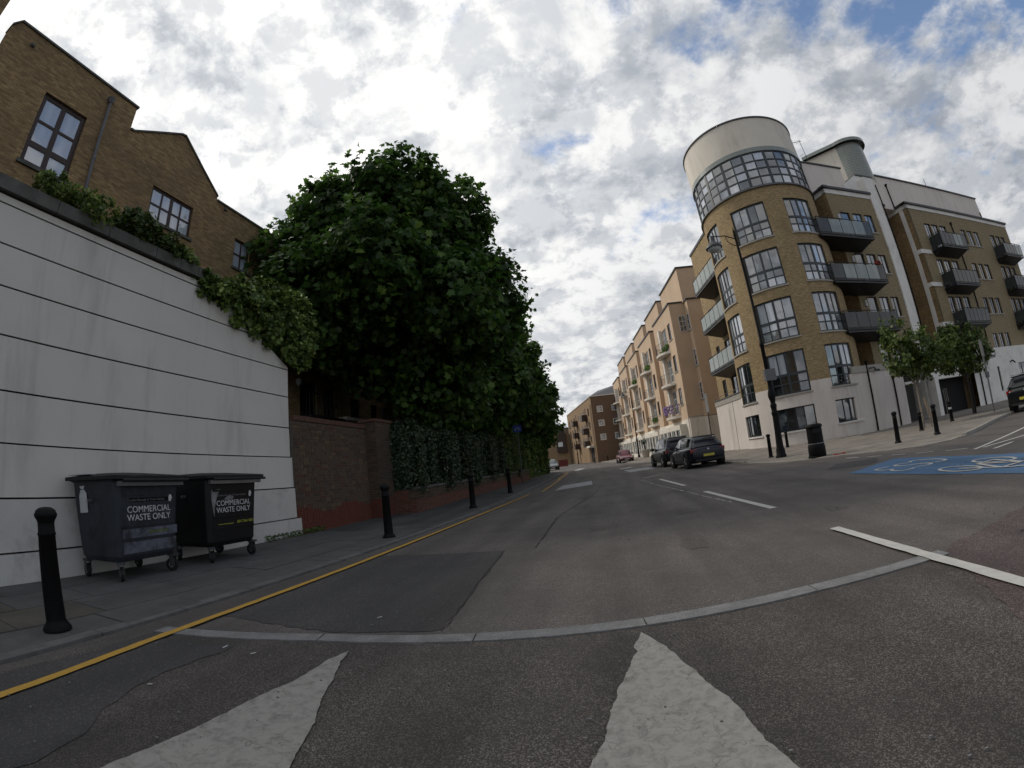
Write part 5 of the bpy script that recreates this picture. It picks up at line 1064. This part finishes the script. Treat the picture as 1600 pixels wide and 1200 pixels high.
# ---- wheelie bins.  local: x = out of the front, y = along the front, z up
def bin_(loc, rz, first):
    t = empty('wheelie_bin', loc, rz, category='bin', group='commercial waste bins by the white wall')
    W, D = 1.14, 1.10; hw, z0, z1 = W/2, .24, 1.28
    bodym = BINB if first else BINK
    b = MB()
    # hopper: tapers to the bottom, with chamfered front corners
    def ring(z, w, d0, d1, ch): return [(d1, -w+ch, z), (d1, w-ch, z), (d1-ch, w, z), (d0+ch, w, z), (d0, w-ch, z), (d0, -w+ch, z), (d0+ch, -w, z), (d1-ch, -w, z)]
    rs = [ring(z0, hw-.09, -D+.16, -.13, .05), ring(z0+.07, hw-.06, -D+.10, -.09, .06), ring(z1-.02, hw-.015, -D, -.0, .07), ring(z1, hw+.02, -D-.03, .03, .07)]
    n0 = len(b.v)
    for rg in rs: b.v += rg
    for i in range(3):
        for k in range(8):
            b.f.append((n0+i*8+k, n0+i*8+(k+1) % 8, n0+(i+1)*8+(k+1) % 8, n0+(i+1)*8+k)); b.uv.append([(0, 0)]*4); b.sm.append(False)
    b.face(rs[0][::-1]); b.face(rs[3]); b.build('body', bodym, t, bevel=.012)
    fx = lambda z: -.09+(z-z0-.07)/(z1-z0-.09)*.09      # x of the front face at height z
    FB = lambda y, z, d: (fx(z)+d, y, z)
    b = MB(); b.box(-hw+.02, hw-.02, 1.20, 1.26, .02, .075, FB); b.build('front_rim', CHROME if not first else LEAD, t, bevel=.008)
    for z in (.50, .68, 1.08):
        b = MB(); b.box(-hw+.12, hw-.12, z, z+.028, -.002, .014, FB); b.build('pressed_rib', bodym, t)
    if first:
        b = MB(); b.box(-hw+.14, hw-.10, .34, .49, -.003, .010, FB); b.build('scuffed_panel', BINF, t); b = MB(); b.box(-hw+.13, hw-.08, .535, .652, -.003, .009, FB); b.build('scuffed_panel', BINF, t)
        b = MB(); b.box(-.02, .33, .575, .615, .009, .011, FB); b.build('faded_yellow_strip', mat('faded_yellow', (.10, .11, .05), .8, noise=.5, nscale=12), t)
    else:
        b = MB(); pts = [(-.48, 1.10), (-.30, 1.12), (-.36, 1.0), (-.40, .86), (-.41, .70), (-.44, .80), (-.47, .95)]
        b.face([FB(y, z, .004) for y, z in pts]); b.build('peeled_patch', WORNP, t)
        b = MB(); pts = [(-.22, .96), (-.1, 1.02), (0, .99), (-.05, .93), (-.15, .94)]; b.face([FB(y, z, .004) for y, z in pts]); b.build('peeled_patch', WORNP, t)
    # lid: shallow dome with an overhanging lip
    b = MB(); nx, ny = 8, 8; G_ = []
    for i in range(nx+1):
        row = []
        for j in range(ny+1):
            u_, v_ = i/nx, j/ny; zz_ = z1+.05+.075*(math.sin(math.pi*min(1, u_*1.0))**.5)*(math.sin(math.pi*v_)**.4)*(.55+.45*(1-u_))+random.uniform(-.004, .004)
            row.append((-D-.05+(D+.13)*u_, -hw-.05+(W+.10)*v_, zz_))
        G_.append(row)
    for i in range(nx):
        for j in range(ny): b.face([G_[i][j], G_[i+1][j], G_[i+1][j+1], G_[i][j+1]], smooth=True)
    ed = [G_[i][0] for i in range(nx+1)]+[G_[nx][j] for j in range(1, ny+1)]+[G_[i][ny] for i in range(nx-1, -1, -1)]+[G_[0][j] for j in range(ny-1, 0, -1)]
    for a, c in zip(ed, ed[1:]+ed[:1]): b.face([a, c, (c[0], c[1], z1+.005), (a[0], a[1], z1+.005)])
    b.face([(x, y, z1+.006) for x, y, z in ed]); l_ = b.build('lid', LID, t)
    b = MB(); b.tube([(.10, -hw+.06, z1-.01), (.10, hw+.06, z1-.01)], .02, 8); b.build('lid_handle', LID, t)
    for y in (-hw+.1, hw-.1):
        b = MB(); b.tube([(-D-.04, y-.08, z1+.03), (-D-.04, y+.08, z1+.03)], .03, 8); b.build('hinge', GREYM, t)
    for sy in (-1, 1):
        b = MB(); b.tube([(-D*.5, sy*(hw-.01), 1.02), (-D*.5, sy*(hw+.07), 1.02)], .025, 8); b.build('lifting_trunnion', CHROME, t)
    for x in (-.14, -D+.16):
        for y in (-hw+.12, hw-.12):
            w_ = empty('wheel', (x, y, 0)); w_.parent = t; w_.rotation_euler = (0, 0, random.uniform(-.7, .7))
            b = MB(); b.tube([(-.03, -.022, .09), (-.03, .022, .09)], .09, 18); b.build('tyre', RUBBER, w_, off=(0, 0, 0))
            b = MB(); b.tube([(-.03, -.026, .09), (-.03, .026, .09)], .045, 12); b.build('rim', CHROME, w_, off=(0, 0, 0))
            b = MB(); 
            for s_ in (-.034, .034): b.box(-.05, .03, .07, .22, s_-.004, s_+.004, lambda a, z, c: (a, c, z))
            b.box(-.07, .07, .215, .245, -.05, .05, lambda a, z, c: (a, c, z)); b.build('fork', GREYM, w_, off=(0, 0, 0))
    ty = lambda z, y=0., s=1: Matrix(((0, 0, 1, fx(z)+.006), (1, 0, 0, y), (0, 1, 0, z), (0, 0, 0, 1)))
    if first:
        b = MB(); b.box(-.34, .36, .995, 1.045, .002, .005, FB); b.build('name_strip', BLACKP, t)
    text('London Borough of Tower Hamlets', 'lettering', LETG, .042, ty(1.018, -.04), t)
    b = MB(); b.face([FB(y+.36, z+1.03, .007) for y, z in ((-.02, -.05), (.02, -.045), (.035, 0), (.02, .04), (-.015, .045), (-.03, .0))]); b.build('crest_emblem', LETW, t)
    text('COMMERCIAL', 'lettering', LETW, .118, ty(.895), t); text('WASTE ONLY', 'lettering', LETW, .118, ty(.79), t)
    if not first: text('020 7364 4533', 'lettering', LETY, .062, ty(.585, .26), t); text('www.towerhamlets.gov.uk', 'lettering', LETY, .030, ty(.575, -.17), t)
    if first:
        b = MB(); SBm = lambda x, z, d: (x, -hw+.065-(z-z0)*.045-d+.0, z); 
        b.face([(x-.55, -hw+.052-(z-.3)*.046-.004, z) for x, z in ((-.33, .86), (-.13, .87), (-.14, 1.12), (-.20, 1.17), (-.29, 1.16), (-.33, 1.08))]); b.face([(x-.55, -hw+.052-(z-.3)*.046-.004, z) for x, z in ((-.28, 1.175), (-.21, 1.175), (-.18, 1.215), (-.31, 1.21))]); b.build('torn_sticker', STICK, t)
        b = MB(); b.box(-D-.02, -.55, z1+.05, z1+.058, -hw-.02, -hw+.2, lambda a, z, c: (a, c, z+.03)); b.build('lid_sticker', STICK, t)
    return t
b1 = bin_((-5.78, 3.90, .03), R(4.5), True); b1['label'] = 'scuffed blue grey commercial waste bin with torn sticker, nearer the bollard'
b2 = bin_((-5.76, 5.47, .03), R(0), False); b2['label'] = 'black commercial waste bin with yellow phone number, farther from the camera'
# ---- litter bin
lbn = empty('litter_bin', (7.0, 15.7, .03), label='black oval street litter bin near the big lamp post', category='litter bin')
S1 = lambda b: b
b = MB(); b.lathe([(.285, 0), (.305, .03), (.305, .30), (.29, .40), (.275, .46)], n=24); b.build('base', BLACKP, lbn); b = MB(); b.lathe([(.275, .462), (.272, 1.0)], n=24); b.build('body', BLACKP, lbn)
b = MB(); b.lathe([(.282, .44), (.282, .475)], n=24); b.build('band', LEAD, lbn); b = MB(); b.lathe([(.30, 1.0), (.305, 1.05), (.28, 1.10), (.18, 1.125), (0, 1.13)], n=24); b.build('cap', BLACKP, lbn)
b = MB(); b.box(-.16, .16, .82, .95, .262, .281, lambda a, z, c: (a, -c, z)); b.build('opening', DARKV, lbn); b = MB(); b.box(-.30, -.1, 0, .05, .1, .42, lambda a, z, c: (a-.1, -c, z)); b.build('foot', BLACKP, lbn)
# ---- lamp posts
def lamp_post(loc, rz, **k):
    t = empty('street_lamp', loc, rz, category='street lamp', **k)
    b = MB(); b.lathe([(.22, 0), (.22, .10), (.19, .14), (.18, .34), (.15, .42), (.13, .95), (.115, 1.7)], n=16); b.build('base', BLACKP, t)
    b = MB(); b.lathe([(.115, 1.70), (.135, 1.78), (.14, 1.84), (.11, 1.9), (.12, 2.05), (.145, 2.12), (.10, 2.2), (.11, 2.32), (.155, 2.48), (.15, 2.62), (.10, 2.78), (.085, 2.95)], n=16); b.build('collar', BLACKP, t)
    b = MB(); b.lathe([(.085, 2.95), (.078, 4.55), (.098, 4.58), (.098, 4.70), (.066, 4.76), (.05, 9.55), (.065, 9.6), (.05, 9.7), (.06, 9.78), (.02, 9.9), (.0, 10.05)], n=14); b.build('shaft', BLACKP, t)
    b = MB(); pts = [(-.03, 0, 9.45), (-.5, 0, 9.62), (-1.0, 0, 9.62), (-1.15, 0, 9.6)]; b.tube(pts, .024, 8)
    b.tube([(-.05, 0, 9.1), (-.25, 0, 9.18), (-.42, 0, 9.35), (-.45, 0, 9.58)], .016, 6); b.build('arm', BLACKP, t)
    b = MB(); b.lathe([(.04, 9.66), (.07, 9.60), (.10, 9.48), (.12, 9.40), (.16, 9.32), (.30, 9.20), (.37, 9.10), (.37, 9.06)], (-1.12, 0), 20); b.build('lamp_shade', GREYM, t)
    b = MB(); b.lathe([(.30, 9.06), (.28, 8.98), (.18, 8.90), (.0, 8.87)], (-1.12, 0), 18); b.build('lamp_bowl', STICK, t)
    return t
L0 = lamp_post((6.72, 18.6, .03), R(7), label='tall black street lamp with pale control box, in front of the round tower', group='street lamps')
b = MB(); b.box(-.24, .24, 3.12, 3.58, .09, .26, lambda a, z, c: (a, -c, z)); b.build('control_box', LEAD, L0, off=(0, 0, 0))
L1_ = copy_tree(L0); L1_.location = (3.45, 66, .1); tag(L1_, 'distant black street lamp beside the peach terrace', 'street lamp', 'street lamps')
for c in list(L1_.children):
    if c.name.startswith('control_box'): bpy.data.objects.remove(c)
L2_ = copy_tree(L1_); L2_.location = (-7.8, 99, 0); L2_.scale = (.86, .86, .86); tag(L2_, 'smallest street lamp, far off before the brown block', 'street lamp', 'street lamps')
def bx(name, m, par, *a, **k): b = MB(); b.box(*a, lambda x, z, c: (x, c, z)); return b.build(name, m, par, off=(0, 0, 0), **k)
def tb_(name, m, par, pts, r, n=8): b = MB(); b.tube(pts, r, n); return b.build(name, m, par, off=(0, 0, 0))
sg = empty('cycle_sign', (-5.42, 26.3, .1), label='small blue cycle route sign against the dark trees', category='sign'); tb_('pole', GREYM, sg, [(0, 0, 0), (0, 0, 3.45)], .035)
bx('sign_plate', SIGNB, sg, -.23, .27, 3.0, 3.4, -.05, -.035)
b = MB()
for cx in (-.09, .12):
    for k in range(10): 
        a0, a1 = k*math.pi/5, (k+1)*math.pi/5; b.tube([(cx+.06*math.cos(a0), -.055, 3.17+.06*math.sin(a0)), (cx+.06*math.cos(a1), -.055, 3.17+.06*math.sin(a1))], .008, 4)
b.tube([(-.09, -.055, 3.17), (-.02, -.055, 3.27), (.08, -.055, 3.27), (.12, -.055, 3.17)], .008, 4); b.build('bicycle_symbol', LETW, sg, off=(0, 0, 0))
sp = empty('sign_post', (7.0, 32.8, .25), label='slim post with tall white panel before the peach terrace end', category='sign'); tb_('pole', GREYM, sp, [(0, 0, 0), (0, 0, 4.3)], .04); bx('sign_plate', STICK, sp, -.09, .09, 2.9, 4.25, -.06, -.045)
s3 = empty('sign_post', (18.65, 19.45, .1), label='grey pole with an edge-on plate beside the far right block entrance', category='sign'); tb_('pole', LEAD, s3, [(0, 0, 0), (0, 0, 3.5)], .04); bx('sign_plate', LEAD, s3, -.03, .03, 2.7, 3.4, -.12, .06)
pt = empty('potted_palm', (ql*10.9+wl*57), label='spiky palm in a cream pot outside the terrace shop', category='potted plant'); pt.location.z = .2
b = MB(); b.lathe([(.42, 0), (.55, .9), (.6, 1.0), (.5, 1.02)], n=14); b.build('pot', TERRA, pt, off=(0, 0, 0)); b = MB(); b.lathe([(.12, 1.0), (.1, 1.6)], n=8); b.build('stem', BARK, pt, off=(0, 0, 0)); b = MB()
for i in range(34):
    a = random.uniform(0, 6.28); e = random.uniform(.1, 1.35); L_ = random.uniform(.9, 1.3); d = Vector((math.cos(a)*math.cos(e), math.sin(a)*math.cos(e), math.sin(e))); s_ = Vector((-math.sin(a), math.cos(a), 0))*.05; p0 = Vector((0, 0, 1.6)); p1 = p0+d*L_*.6; p2 = p0+d*L_-Vector((0, 0, .25*(1.4-e)))
    b.face([p0-s_*.5, p0+s_*.5, p1+s_, p1-s_]); b.face([p1-s_, p1+s_, p2])
b.build('fronds', LEAFH, pt, off=(0, 0, 0), kind='stuff')
# ---- street trees
ta = tree('street_tree', (14.2, 19.4, .09), 2.0, [(0, 0, 3.6, 1.25, 1.15), (-.7, -.3, 3.3, .8, .8), (.5, .4, 3.5, .9, .9), (-.45, .2, 4.3, .7, .8), (1.6, .5, 3.5, 1.0, .8), (2.3, .8, 3.3, .8, .7), (.1, -.3, 2.7, .8, .5), (.9, 0, 3.1, .7, .6)], 3900, .16, LEAFS, 'young street tree with pale trunk and stake before the dark entrance', trunk=.055, bark=PALEBARK, group='young street trees', limbs=12, spread=.26, inner=.1)
tb2 = tree('street_tree', (19.6, 22.0, .09), 2.0, [(0, 0, 3.7, 1.3, 1.0), (-1.2, -.3, 3.5, 1.0, .9), (.8, .2, 3.5, 1.0, .8), (-1.9, -.6, 3.2, .9, .8), (.3, .2, 2.7, 1.1, .5), (1.4, .2, 3.0, .8, .5), (-.7, 0, 4.4, .6, .4)], 4300, .175, LEAFS, 'darker young street tree farther right with a guard round its trunk', trunk=.06, bark=BARK, group='young street trees', limbs=12, spread=.28, inner=.12)
tb_('guard', BLACKP, tb2, [(.1, 0, 0), (.1, 0, 1.9)], .09)
st_ = empty('tree_stake', (14.35, 19.25, .09), label='pair of pale timber stakes leaning by the young tree', category='stake'); tb_('stake', WOOD, st_, [(.2, 0, 0), (.0, .0, 1.3)], .03, 6); tb_('stake', WOOD, st_, [(.45, .1, 0), (.1, .05, 1.35)], .03, 6)
# ================================================================== CARS
def car(name, loc, fwd, L_, W, Hh, paint, suv=False, plate=PLATEY, **k):
    """local y = forwards, x = right"""
    rz = math.atan2(-fwd[0], fwd[1]); t = empty(name, loc, rz, **k); hl = L_/2; hw = W/2
    belt = .98 if not suv else 1.05; gc_ = .22 if not suv else .28
    # lower body, lofted along y
    st = [(-hl, .80, .45, belt-.22), (-hl+.06, .90, .30, belt-.06), (-hl+.35, .97, gc_, belt), (-hl+.9, 1., gc_-.02, belt-.01), (-.2, 1., gc_-.02, belt-.04), (.75, 1., gc_-.02, belt-.07), (hl-1.0, .98, gc_, belt-.12), (hl-.4, .93, gc_+.02, belt-.22), (hl-.08, .82, .34, belt-.38), (hl, .70, .42, belt-.46)]
    b = MB(); rings = []
    for y, w, z0, z1 in st:
        w *= hw; zm = z0+(z1-z0)*.55
        half = [(0, z0), (w*.88, z0), (w*.97, z0+.12), (w, zm), (w*.975, z1-.12), (w*.90, z1-.02), (w*.6, z1+.01)]
        rg = [(x, y, z) for x, z in half]+[(0, y, z1+.02)]+[(-x, y, z) for x, z in half[:0:-1]]; rings.append(rg)
    n = len(rings[0]); 
    for rg in rings: b.v += rg
    for i in range(len(rings)-1):
        for j in range(n): b.f.append((i*n+j, i*n+(j+1) % n, (i+1)*n+(j+1) % n, (i+1)*n+j)); b.uv.append([(0, 0)]*4); b.sm.append(True)
    b.f.append(tuple(range(n-1, -1, -1))); b.uv.append([(0, 0)]*n); b.sm.append(False); b.f.append(tuple((len(rings)-1)*n+j for j in range(n))); b.uv.append([(0, 0)]*n); b.sm.append(False)
    bo = b.build('body', paint, t, off=(0, 0, 0)); md = bo.modifiers.new('sub', 'SUBSURF'); md.levels = 2; md.render_levels = 2
    # greenhouse
    yr = -hl+.12; ys = [(yr, belt-.03, .80), (yr+(.42 if not suv else .26), Hh-.10, .66), (yr+.75, Hh-.02, .67), (-.1, Hh, .68), (.45, Hh-.04, .66), (hl-1.15, belt-.10, .78)]
    b = MB(); RG = []
    for y, z, w in ys:
        wb = .86*hw; wt = w*hw
        RG.append([(-wb, y, belt-.05), (-wt, y, z-.03), (-wt*.7, y, z+.008), (0, y, z+.02), (wt*.7, y, z+.008), (wt, y, z-.03), (wb, y, belt-.05)])
    for rg in RG: b.v += rg
    m = 7
    for i in range(len(RG)-1):
        for j in range(m-1): b.f.append((i*m+j, i*m+j+1, (i+1)*m+j+1, (i+1)*m+j)); b.uv.append([(0, 0)]*4); b.sm.append(j in (1, 2, 3, 4))
    b.build('roof', paint, t, off=(0, 0, 0))
    def lerp(a, c, f): return Vector(a)*(1-f)+Vector(c)*f
    for sx in (0, 6):
        top = 1 if sx == 0 else 5; sgn = -1 if sx == 0 else 1
        for i0, i1, f0, f1 in ((1, 2, .25, 1.0), (2, 3, .06, .95), (3, 4, .05, 1.0)) if True else ():
            lo = lambda i, f: lerp(RG[i][sx], RG[i][top], f)
            A0, A1 = lerp(lo(i0, .16), lo(i1, .16), f0), lerp(lo(i0, .16), lo(i1, .16), f1); B0, B1 = lerp(lo(i0, .9), lo(i1, .9), f0), lerp(lo(i0, .9), lo(i1, .9), f1); o_ = Vector((sgn*.012, 0, .0))
            q = MB(); q.face([A0+o_, A1+o_, B1+o_, B0+o_]); q.build('side_window', CARG, t, off=(0, 0, 0))
        A, B_, = Vector(RG[4][sx]), Vector(RG[5][sx]); Tt = Vector(RG[4][top]); o_ = Vector((sgn*.012, 0, 0)); q = MB(); q.face([lerp(A, Tt, .16)+o_, lerp(A, B_, .72)+Vector((0, 0, .03))+o_, lerp(A, Tt, .9)+o_]); q.build('side_window', CARG, t, off=(0, 0, 0))
    q = MB(); o_ = Vector((0, -.012, .006)); a, c = RG[0], RG[1]; f0, f1 = .18, .88
    q.face([lerp(a[0], c[1], f0)*1+o_+Vector((.06, 0, 0)), lerp(a[6], c[5], f0)+o_-Vector((.06, 0, 0)), lerp(a[6], c[5], f1)+o_-Vector((.04, 0, 0)), lerp(a[0], c[1], f1)+o_+Vector((.04, 0, 0))]); q.build('rear_window', CARG, t, off=(0, 0, 0))
    q = MB(); o_ = Vector((0, .014, .012)); a, c = RG[5], RG[4]
    q.face([lerp(a[1], c[1], .06)+o_+Vector((.05, 0, 0)), lerp(a[5], c[5], .06)+o_-Vector((.05, 0, 0)), lerp(a[5], c[5], .94)+o_-Vector((.05, 0, 0)), lerp(a[1], c[1], .94)+o_+Vector((.05, 0, 0))]); q.build('windscreen', CARG, t, off=(0, 0, 0))
    rw = .33 if not suv else .36
    for y in (-hl+.82, hl-.84):
        for sx in (-1, 1):
            w_ = empty('wheel', (sx*(hw-.11), y, rw)); w_.parent = t
            q = MB(); q.tube([(sx*-.1, 0, 0), (sx*.115, 0, 0)], rw, 24); q.build('tyre', RUBBER, w_, off=(0, 0, 0)); q = MB(); q.tube([(sx*.05, 0, 0), (sx*.122, 0, 0)], rw*.62, 20)
            q.build('rim', GREYM, w_, off=(0, 0, 0)); q = MB()
            for k5 in range(5):
                aa = k5*2*math.pi/5; q.tube([(sx*.125, 0, 0), (sx*.128, math.cos(aa)*rw*.6, math.sin(aa)*rw*.6)], .025, 4)
            q.build('spokes', CHROME, w_, off=(0, 0, 0))
            q = MB(); q.tube([(sx*(hw-.16), y, rw+.02), (sx*(hw+.006), y, rw+.02)], rw+.055, 24); q.build('wheel_arch', RUBBER, t, off=(0, 0, 0))
    for sx in (-1, 1):
        q = MB(); q.box(.60*hw, .90*hw, belt-.28, belt-.12, 0, .12, lambda a, z, c: (sx*a, -hl+.02+abs(a/hw-.5)*.12+c, z)); q.build('tail_light', TAIL, t, off=(0, 0, 0), bevel=.02)
        q = MB(); q.box(.52*hw, .84*hw, belt-.42, belt-.30, 0, .14, lambda a, z, c: (sx*a, hl-.02-abs(a/hw-.4)*.25-c, z)); q.build('headlight', HEAD, t, off=(0, 0, 0), bevel=.02)
        q = MB(); q.box(hw*.88, hw+.13, belt-.04, belt+.10, 0, .10, lambda a, z, c: (sx*a, hl-1.35+c, z)); q.build('wing_mirror', paint, t, off=(0, 0, 0), bevel=.02)
        for yy in (-.55, .45): q = MB(); q.box(yy-.09, yy+.09, belt-.20, belt-.17, 0, .02, lambda a, z, c: (sx*(hw-.018+c), a, z)); q.build('door_handle', CHROME, t, off=(0, 0, 0))
        q = MB(); q.box(-hl+1.3, hl-1.3, .24, .30, 0, .02, lambda a, z, c: (sx*(hw-.04+c), a, z)); q.build('sill_trim', GREYM, t, off=(0, 0, 0))
        if suv: q = MB(); q.tube([(sx*hw*.66, -hl+.5, Hh+.03), (sx*hw*.66, .5, Hh+.03)], .018, 6); q.build('roof_rail', CHROME, t, off=(0, 0, 0))
    q = MB(); q.box(-hw*.72, hw*.72, .30, .40, -.035, 0, lambda a, z, c: (a, -hl-.0+c+abs(a)*.06, z)); q.build('rear_bumper', RUBBER, t, off=(0, 0, 0), bevel=.02)
    q = MB(); q.box(-.26, .26, .50, .61, -.03, -.015, lambda a, z, c: (a, -hl+c, z)); q.build('number_plate', plate, t, off=(0, 0, 0))
    q = MB(); q.box(-.26, .26, .36, .46, .02, .04, lambda a, z, c: (a, hl+c, z)); q.build('number_plate', PLATEW, t, off=(0, 0, 0)); q = MB(); q.box(-.45, .45, .46, .54, .0, .015, lambda a, z, c: (a, hl+c, z)); q.build('grille', RUBBER, t, off=(0, 0, 0))
    if suv or name == 'parked_car': q = MB(); q.box(-hw*.58, hw*.58, Hh-.075, Hh-.03, -.12, .0, lambda a, z, c: (a, yr+.36+c-(.14 if suv else 0), z)); q.build('spoiler', paint, t, off=(0, 0, 0), bevel=.01)
    q = MB(); q.tube([(0, -.9, Hh), (0, -1.05, Hh+.22)], .006, 4); q.build('aerial', RUBBER, t, off=(0, 0, 0))
    q = MB(); q.lathe([(.045, 0), (.045, .01)], n=10); bd = q.build('badge', CHROME, t, off=(0, 0, 0)); bd.rotation_euler = (R(80), 0, 0); bd.location = (0, -hl-.005, belt-.16)
    return t
car('parked_car', (3.98, 23.1, 0), wl, 4.25, 1.80, 1.46, CARN, label='navy blue hatchback seen from behind, nearest parked car', category='car')
car('parked_car', (3.5, 28.9, 0), wl, 4.5, 1.88, 1.68, CARK, True, label='black estate car with roof rails parked ahead of the hatchback', category='car')
car('red_car', (1.15, 55, 0), -wl, 3.9, 1.68, 1.48, CARR, label='small red car driving towards the camera in the distance', category='car')
car('silver_car', (-8.6, 62, 0), (-.5, -1, 0) if False else Vector((.25, -1, 0)).normalized(), 4.2, 1.75, 1.45, CARS, label='silver car half hidden behind the trees at the bend', category='car')
car('parked_car', (19.2, 16.9, 0), Vector((.89, .45, 0)), 4.6, 1.84, 1.50, CARK, True, label='black estate car cut off by the right picture edge', category='car')
sk = empty('red_skip', (-8.5, 76, .05), label='small red refuse container at the far bend', category='container'); bx('body', REDD, sk, -.7, .7, .1, 1.1, -.6, .6); bx('lid', mat('dark_red_lid', (.12, .015, .012)), sk, -.74, .74, 1.105, 1.2, -.64, .64)
for o in bpy.data.objects:
    if o.get('_o') is not None: del o['_o']
